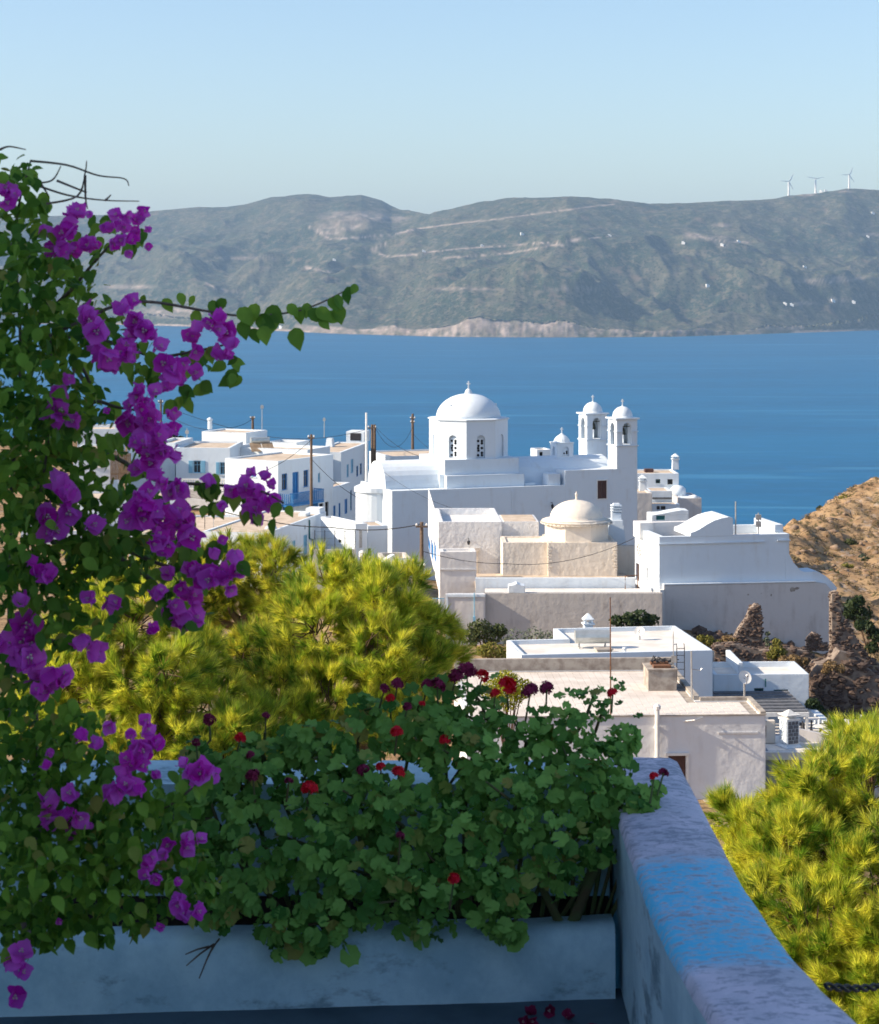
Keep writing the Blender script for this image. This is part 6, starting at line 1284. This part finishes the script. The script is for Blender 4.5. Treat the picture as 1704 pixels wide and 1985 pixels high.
def geranium():
    root = thing('geranium_bush', 'big dark green geranium bush with red flower heads filling the planter', 'geranium', (-.1, 5.6, -1.72))
    B = [(400, 1500, 55), (450, 1490, 50), (510, 1465, 50), (585, 1450, 52), (385, 1465, 30), (420, 1590, 80), (500, 1530, 90), (480, 1690, 85), (600, 1640, 100), (640, 1460, 80), (620, 1790, 65), (700, 1560, 100), (720, 1700, 95), (800, 1420, 85), (780, 1600, 100), (820, 1740, 80), (900, 1480, 100), (900, 1640, 100), (930, 1400, 60), (960, 1740, 70), (1000, 1560, 100), (1020, 1440, 75), (1060, 1660, 85), (1095, 1420, 62), (1130, 1540, 90), (1175, 1480, 60), (1205, 1560, 60), (990, 1790, 40), (1240, 1590, 42), (540, 1800, 48), (1215, 1430, 30), (700, 1380, 45), (860, 1360, 40), (1255, 1540, 28), (1150, 1640, 45), (380, 1560, 60), (1270, 1600, 18), (390, 1700, 50), (420, 1770, 40), (340, 1600, 45)]
    items = []; stems = MB(); o = root.location
    for u, v, r in B:
        Y = interp([(1340, 5.78), (1450, 5.62), (1600, 5.45), (1750, 5.34), (1850, 5.28)], v); c = P(u, v, Y); R0 = r * Y / F
        n = int(98 * (R0 / .13) ** 2) + 8
        for k in range(n):
            d = Vector(npr.normal(size=3)).normalized(); d.y = -abs(d.y) if rnd.random() < .72 else d.y; rr = R0 * rnd.uniform(.45, 1.02); p = c + Vector((d.x * rr, d.y * rr * .9, d.z * rr))
            if p.z < -1.66 and p.y > 5.40: continue
            nr = Vector((0, -.55, .65)) + d * .7 + Vector(npr.normal(size=3)) * .5
            items.append((p, frame(nr, (rnd.gauss(0, .5), 0, 1), rnd.uniform(-1.2, 1.2)), rnd.uniform(.030, .056)))
        b = Vector((c.x * .8, 5.6, -1.74)); mid = (b + c) / 2 + Vector((rnd.uniform(-.05, .05), .03, .03)); stems.tube([b - o, mid - o, c - o], .007, 6, .005)
        for k in range(3): e = c + Vector(npr.normal(size=3)) * R0 * .5; stems.tube([c - o, e - o], .005, 5, .003)
    # the taller sprig and stray leaves
    for (u0, v0, u1, v1) in ((1105, 1440, 1150, 1350), (1130, 1450, 1165, 1385), (940, 1390, 915, 1340)):
        a, b = P(u0, v0, 5.75), P(u1, v1, 5.7); stems.tube([a - o, (a + b) / 2 - o + Vector((.01, 0, 0)), b - o], .006, 5, .004)
        for k in range(16): p = b + Vector((rnd.gauss(0, .035), rnd.gauss(0, .03), rnd.gauss(0, .018))); items.append((p, frame((rnd.gauss(0, .5), -.3, 1), (0, 1, .2), rnd.uniform(-3, 3)), rnd.uniform(.026, .042)))
    for (u, v) in ((678, 1852), (995, 1825), (1005, 1815), (600, 1850), (570, 1840), (620, 1838), (655, 1805)): items.append((P(u, v, 5.3), frame((rnd.uniform(-.4, .4), -1, .25), (0, 0, 1), rnd.uniform(-.6, .6) + math.pi), .06))
    a = [P(1110, 1790, 5.5), P(1150, 1690, 5.5), P(1180, 1620, 5.6), P(1170, 1560, 5.65)]; stems.tube([q - o for q in a], .017, 8, .010)
    a = [P(1090, 1800, 5.5), P(1040, 1700, 5.5), P(1060, 1600, 5.6)]; stems.tube([q - o for q in a], .013, 8, .008)
    stems.build('stem', GSTEM, root, True)
    place_leaves(root, items, [ger_leaf('leaf', k) for k in range(4)], 'leaf', 'foliage')
    H = [(905, 1302, 22, 1), (935, 1312, 16, 0), (885, 1312, 18, 1), (770, 1328, 16, 1), (745, 1336, 12, 1), (848, 1330, 18, 1), (828, 1328, 14, 1), (982, 1331, 22, 0), (1028, 1342, 20, 1), (1060, 1336, 18, 1), (1188, 1345, 13, 0), (770, 1421, 16, 0), (862, 1436, 13, 0), (466, 1432, 14, 0), (406, 1396, 15, 1), (490, 1504, 16, 1), (600, 1532, 20, 0), (704, 1494, 15, 1), (738, 1487, 11, 0), (772, 1499, 16, 0), (1268, 1506, 11, 0), (1286, 1499, 12, 1), (515, 1389, 10, 1), (756, 1354, 11, 0), (790, 1371, 11, 1), (880, 1705, 15, 0), (776, 1622, 11, 1), (486, 1465, 11, 1), (380, 1440, 10, 1), (960, 1345, 12, 0), (818, 1365, 8, 0), (560, 1515, 10, 1)]
    hm = [[red_head('flower_head', k, REDP) for k in range(2)], [red_head('flower_head', 9 + k, FADED) for k in range(2)]]
    for i, (u, v, r, f) in enumerate(H):
        Y = interp([(1300, 5.72), (1450, 5.48), (1700, 5.22)], v); p = P(u, v, Y); q = link('flower_head', hm[f][i % 2], root); q.location = p - o; q.scale = [r * Y / F / .54] * 3; q.rotation_euler = (rnd.uniform(.1, .7), rnd.uniform(-.4, .4), rnd.uniform(0, 6))
        b = P(u + rnd.uniform(-14, 14), v + rnd.uniform(30, 62), Y + .03); stk = MB(); stk.tube([b - o, (b + p) / 2 - o, p - o], .0032, 5, .0024); stk.build('flower_stalk', GSTEM, root)
geranium()

def bougainvillea():
    root = thing('bougainvillea', 'bougainvillea with magenta bracts climbing along the left edge', 'bougainvillea', (-1.3, 5.3, -1.72)); o = root.location
    B = [(30, 330, 40, .6), (60, 330, 26, .7), (25, 420, 60, 1), (80, 400, 36, .5), (40, 520, 90, 1), (130, 500, 60, .6), (30, 620, 100, 1.2), (150, 570, 60, .6), (110, 660, 80, 1), (200, 640, 60, .55), (40, 760, 110, 1.2), (140, 780, 70, .9), (290, 690, 40, .45), (370, 700, 40, .5), (30, 880, 110, 1.3), (120, 880, 90, 1), (190, 960, 80, .8), (60, 1000, 100, 1.2), (160, 1040, 80, .9), (250, 1000, 70, .7), (300, 960, 40, .5), (230, 1090, 80, 1), (320, 1060, 60, .6), (120, 1120, 80, .9), (30, 1130, 80, 1.1), (400, 1090, 45, .6), (330, 1130, 50, .6), (60, 1230, 70, .9), (20, 1330, 80, 1.1), (110, 1190, 50, .5), (60, 1430, 100, 1.2), (150, 1420, 70, .9), (40, 1540, 110, 1.3), (150, 1530, 90, 1.1), (230, 1500, 60, .8), (230, 1590, 80, 1.1), (310, 1560, 60, .9), (60, 1650, 110, 1.3), (170, 1660, 90, 1.2), (270, 1660, 70, 1), (60, 1750, 90, 1.2), (150, 1750, 70, 1), (330, 1680, 50, .8), (110, 1790, 50, .9), (230, 1720, 60, .9), (30, 1820, 50, .9), (330, 1600, 60, .9), (200, 840, 50, .4), (270, 880, 40, .4), (60, 1100, 60, .8), (200, 1200, 30, .3), (270, 1770, 45, .9), (330, 1740, 50, .9), (390, 1700, 50, .8), (360, 1640, 50, .8), (200, 1790, 40, .9), (350, 1010, 30, .4), (470, 960, 24, .4), (380, 1180, 24, .4)]
    items = []
    def put(p, nr, s, droop=None): items.append((p, frame(nr, droop or (rnd.gauss(0, .6), rnd.gauss(0, .3), -1), rnd.uniform(-.8, .8) - math.pi / 2 + math.pi), s))
    for u, v, r, den in B:
        Y = 4.75 + .0006 * min(u, 400) + rnd.uniform(-.15, .15); c = P(u, v, Y); R0 = r * Y / F; n = int(108 * den * (R0 / .1) ** 2) + 6
        for k in range(n):
            d = Vector(npr.normal(size=3)).normalized(); rr = R0 * rnd.random() ** .45 * 1.05; p = c + Vector((d.x * rr, d.y * rr * 1.3, d.z * rr)); nr = Vector((rnd.gauss(0, .7), -.45 + rnd.gauss(0, .6), .6 + rnd.gauss(0, .5)))
            put(p, nr, rnd.uniform(.020, .047))
    br = MB()
    def branch(px, r0, r1, Y0, Y1, leaves=0, ls=.04):
        pts = [P(u, v, lerp(Y0, Y1, i / (len(px) - 1))) for i, (u, v) in enumerate(px)]; fine = []
        for i in range(len(pts) - 1):
            p0, p1, p2, p3 = pts[max(i - 1, 0)], pts[i], pts[i + 1], pts[min(i + 2, len(pts) - 1)]
            for k in range(5): t = k / 5; fine.append(.5 * ((2 * p1) + (p2 - p0) * t + (2 * p0 - 5 * p1 + 4 * p2 - p3) * t * t + (3 * p1 - p0 - 3 * p2 + p3) * t ** 3))
        fine.append(pts[-1]); br.tube([p - o for p in fine], r0, 6, r1)
        for k in range(leaves):
            p = fine[int(rnd.uniform(0, len(fine) - 1))] + Vector((rnd.gauss(0, .006), rnd.gauss(0, .01), rnd.gauss(0, .01))); put(p, Vector((rnd.gauss(0, .6), -.8, .5)), ls * rnd.uniform(.8, 1.25))
        return fine
    branch([(120, 640), (230, 590), (300, 586), (400, 603), (470, 612), (560, 606), (620, 588), (690, 552)], .005, .0015, 4.8, 4.9)
    for (u, v, s, dx) in ((278, 574, .03, .3), (318, 582, .04, 0), (348, 570, .035, -.2), (375, 606, .042, .5), (410, 612, .036, .4), (376, 575, .03, 0), (412, 585, .045, .2), (436, 582, .04, -.2), (418, 612, .05, .2), (466, 600, .055, .1), (470, 625, .05, .4), (496, 592, .05, -.1), (520, 600, .062, .3), (528, 612, .06, -.3), (500, 618, .055, .8), (510, 635, .05, .9), (488, 640, .04, 1), (560, 592, .04, 0), (580, 598, .045, .2), (596, 590, .04, -.3), (572, 640, .06, 1.2), (600, 605, .05, .6), (616, 600, .048, .4), (630, 612, .045, .5), (640, 580, .04, 0), (655, 595, .05, .4), (652, 574, .04, -.2), (668, 566, .035, .3), (682, 560, .03, -.3), (690, 553, .03, .2), (620, 622, .035, .4)):
        put(P(u, v, 4.86 + rnd.uniform(-.02, .02)), Vector((rnd.gauss(0, .35), -1, .35)), s, (dx, 0, -1))
    for q in ([(60, 312), (130, 320), (190, 340), (240, 346), (250, 360)], [(60, 355), (130, 378), (200, 388), (270, 390)], [(90, 395), (150, 380), (165, 335), (168, 312)], [(165, 340), (166, 385), (170, 405)], [(60, 355), (100, 350), (118, 322)], [(0, 290), (18, 284), (50, 290)], [(110, 350), (160, 370), (168, 372)], [(205, 388), (215, 378)], [(80, 357), (95, 380)]):
        branch(q, .0032, .0012, 4.7, 4.75)
    for q in ([(150, 720), (180, 760), (152, 700), (140, 740)], [(0, 460), (60, 500), (130, 520)], [(20, 700), (80, 620), (140, 560), (190, 500), (250, 440)], [(140, 830), (180, 780), (230, 790), (300, 800)], [(60, 900), (200, 880), (300, 930), (420, 940), (500, 950), (550, 975)], [(100, 1050), (220, 1060), (330, 1100), (420, 1110), (470, 1105)], [(20, 1400), (20, 1000), (40, 700), (30, 450), (60, 310)], [(60, 1700), (70, 1400), (60, 1100), (100, 800), (90, 560)], [(100, 1700), (220, 1600), (330, 1560), (400, 1500)], [(100, 650), (200, 660), (300, 690), (380, 680), (450, 665)], [(80, 1750), (200, 1680), (320, 1700), (370, 1760)], [(200, 1060), (300, 1130), (350, 1200), (360, 1220)], [(60, 1230), (130, 1250), (170, 1250)]):
        branch(q, .007, .002, 5.1, 4.75, 8)
    a = [P(60, 1830, 5.2), P(50, 1760, 5.25), P(90, 1500, 5.15)]; br.tube([q - o for q in a], .03, 8, .012)
    br.build('stem', VSTEM, root, True)
    for (u, v, n) in ((400, 940, 6), (430, 975, 6), (490, 1000, 5), (540, 990, 4), (440, 700, 6), (300, 730, 8), (350, 770, 6), (240, 700, 8), (450, 730, 4), (405, 740, 4), (260, 460, 6), (200, 465, 8), (190, 430, 6), (230, 840, 6), (300, 850, 4), (420, 1060, 8), (360, 1060, 8), (310, 1180, 6), (240, 1180, 4), (430, 940, 4)):
        for k in range(n): put(P(u + rnd.gauss(0, 13), v + rnd.gauss(0, 11), 4.85 + rnd.uniform(-.05, .05)), Vector((rnd.gauss(0, .5), -.9, .4)), rnd.uniform(.03, .05))
    place_leaves(root, items, [boug_leaf('leaf', k) for k in range(5)], 'leaf', 'foliage')
    FL = [(15, 375, 2, 30), (30, 388, 1, 20), (172, 408, 1, 16), (130, 440, 3, 34), (120, 470, 3, 30), (165, 485, 2, 26), (80, 458, 1, 26), (180, 470, 1, 18), (240, 425, 3, 24), (262, 428, 2, 22), (212, 440, 2, 22), (235, 465, 2, 24), (265, 460, 2, 20), (286, 435, 1, 16), (288, 478, 1, 18), (250, 478, 1, 16), (165, 595, 1, 34), (185, 655, 3, 42), (250, 605, 3, 34), (240, 690, 2, 30), (285, 655, 3, 34), (218, 690, 3, 34), (292, 640, 1, 26), (330, 720, 4, 36), (345, 745, 2, 26), (378, 652, 2, 26), (390, 735, 1, 28), (410, 640, 2, 28), (380, 690, 1, 26), (415, 675, 2, 32), (455, 670, 1, 34), (440, 700, 1, 18), (280, 765, 3, 26), (262, 775, 2, 24), (265, 810, 4, 34), (290, 790, 2, 30), (300, 830, 3, 34), (310, 855, 3, 30), (318, 832, 2, 26), (270, 850, 2, 26), (318, 880, 2, 24), (295, 895, 4, 32), (310, 915, 2, 28), (270, 905, 1, 30), (335, 945, 3, 30), (285, 975, 4, 36), (270, 990, 3, 34), (300, 1000, 2, 24), (256, 965, 1, 24), (485, 930, 1, 22), (485, 955, 2, 28), (510, 965, 3, 30), (545, 975, 1, 26), (495, 990, 2, 26), (525, 945, 2, 20), (412, 938, 1, 24), (420, 960, 1, 18), (455, 945, 1, 26), (120, 985, 3, 40), (90, 1005, 2, 36), (155, 1010, 1, 34), (125, 975, 1, 30), (340, 1020, 3, 42), (370, 1040, 2, 38), (355, 1000, 2, 26), (320, 1055, 2, 30), (300, 1060, 1, 26), (420, 1055, 1, 20), (450, 1045, 1, 30), (395, 1065, 1, 24), (40, 1095, 1, 24), (75, 1115, 2, 30), (60, 1085, 1, 22), (170, 1160, 1, 28), (215, 1155, 1, 30), (222, 1192, 1, 28), (168, 1214, 1, 28), (410, 1120, 3, 36), (455, 1110, 2, 34), (380, 1100, 2, 26), (350, 1130, 2, 28), (440, 1140, 1, 28), (335, 1170, 2, 30), (370, 1190, 3, 38), (345, 1205, 2, 34), (312, 1165, 1, 24), (375, 1160, 2, 28), (305, 1212, 1, 22), (55, 1235, 3, 50), (70, 1275, 2, 44), (15, 1260, 1, 44), (30, 1290, 1, 40), (80, 1310, 2, 40), (155, 1265, 1, 36), (120, 1290, 1, 36), (100, 1330, 2, 34), (80, 1350, 1, 30), (45, 1205, 1, 30), (200, 1400, 1, 26), (225, 1410, 1, 24), (200, 1440, 1, 26), (285, 1415, 2, 30), (265, 1420, 1, 22), (290, 1450, 3, 34), (260, 1490, 2, 30), (245, 1500, 2, 32), (230, 1530, 2, 32), (265, 1530, 2, 28), (300, 1510, 1, 20), (400, 1490, 3, 38), (415, 1510, 1, 30), (365, 1493, 1, 24), (130, 1560, 3, 36), (128, 1590, 2, 36), (345, 1640, 2, 28), (375, 1630, 1, 26), (335, 1655, 1, 22), (293, 1672, 2, 26), (285, 1690, 1, 22), (365, 1750, 3, 28), (350, 1775, 1, 24), (325, 1722, 1, 18), (322, 1790, 1, 18), (388, 1760, 1, 16), (25, 1860, 2, 34), (25, 1885, 1, 30), (8, 1930, 1, 34), (95, 1452, 1, 16), (88, 1480, 1, 18), (180, 1590, 1, 16), (120, 770, 2, 36), (130, 805, 1, 28), (110, 735, 1, 24), (500, 925, 1, 18), (150, 1270, 1, 22), (118, 1785, 1, 14), (210, 790, 1, 14)]
    fl = []
    for u, v, n, r in FL:
        Y = 4.66 + rnd.uniform(-.06, .06) + (.12 if u > 330 else 0)
        for k in range(n + (1 if n > 1 else 0)):
            p = P(u + rnd.gauss(0, r * .40), v + rnd.gauss(0, r * .40), Y + rnd.uniform(-.03, .03)); d = Vector((rnd.gauss(0, .7), -.75 + rnd.gauss(0, .4), rnd.gauss(.1, .6)))
            fl.append((p, frame(d, (0, 0, 1), rnd.uniform(0, 6.3)), r * Y / F * rnd.uniform(1.1, 1.45)))
    place_leaves(root, fl, [boug_flower('flower', k) for k in range(4)], 'flower', 'flowers', 300)
bougainvillea()
# small things on the terrace and the thick twisted cable at the right edge
m = MB(); a, b = P(1600, 1911, 4.9), P(1720, 1909, 5.3)
for s in (0, math.pi):
    m.tube([a.lerp(b, t / 40) + Vector((0, .006 * math.cos(t * .55 + s), .006 * math.sin(t * .55 + s) - .03 * (t / 40) * (1 - t / 40))) for t in range(41)], .0046, 6)
tag(m.build('cable', CABLE), 'thick black twisted cable by the right parapet', 'cable')
fmes = boug_flower('fallen', 3)
rt = thing('fallen_bracts', 'dried dark bracts lying in the terrace corner', 'petals', (.38, 5.2, zf))
FALL = boug_flower('bract', 8).copy(); FALL.materials[0] = FADED
for k in range(9): q = link('bract', FALL, rt, (rnd.uniform(-.16, .08), rnd.uniform(-.2, .12), .01)); q.scale = [.035] * 3; q.rotation_euler = (rnd.uniform(-1.5, 1.5), rnd.uniform(-1.5, 1.5), rnd.uniform(0, 6))
rt = thing('dry_twig', 'dark dry twigs poking out over the low planter wall', 'twig', P(415, 1830, 5.3)); m = MB()
for u0, v0, u1, v1 in ((0, 0, -50, 30), (0, 0, -25, 55), (-10, 5, -52, 8), (10, -10, 0, 0)): m.tube([(u0 * .0013, 0, -v0 * .0013), ((u0 + u1) / 2 * .0013, -.03, -(v0 + v1) / 2 * .0013 + .004), (u1 * .0013, -.05, -v1 * .0013)], .003, 5, .0015)
m.build('twig_stem', TWIG, rt)
# ------------------------------------------------------------------ air between here and the far hills
hz = bpy.data.materials.new('haze'); hz.use_nodes = True; hn = hz.node_tree; hn.nodes.clear(); ho = hn.nodes.new('ShaderNodeOutputMaterial'); pv = hn.nodes.new('ShaderNodeVolumePrincipled')
pv.inputs['Color'].default_value = (.42, .64, .94, 1); pv.inputs['Density'].default_value = HAZE; pv.inputs['Anisotropy'].default_value = 0.0
hn.links.new(pv.outputs[0], ho.inputs['Volume'])
m = MB(); m.box(-16500, 16500, -1600, 18000, SEA - 3, 640); tag(m.build('haze', hz), 'thin blue haze over the bay', kind='stuff')
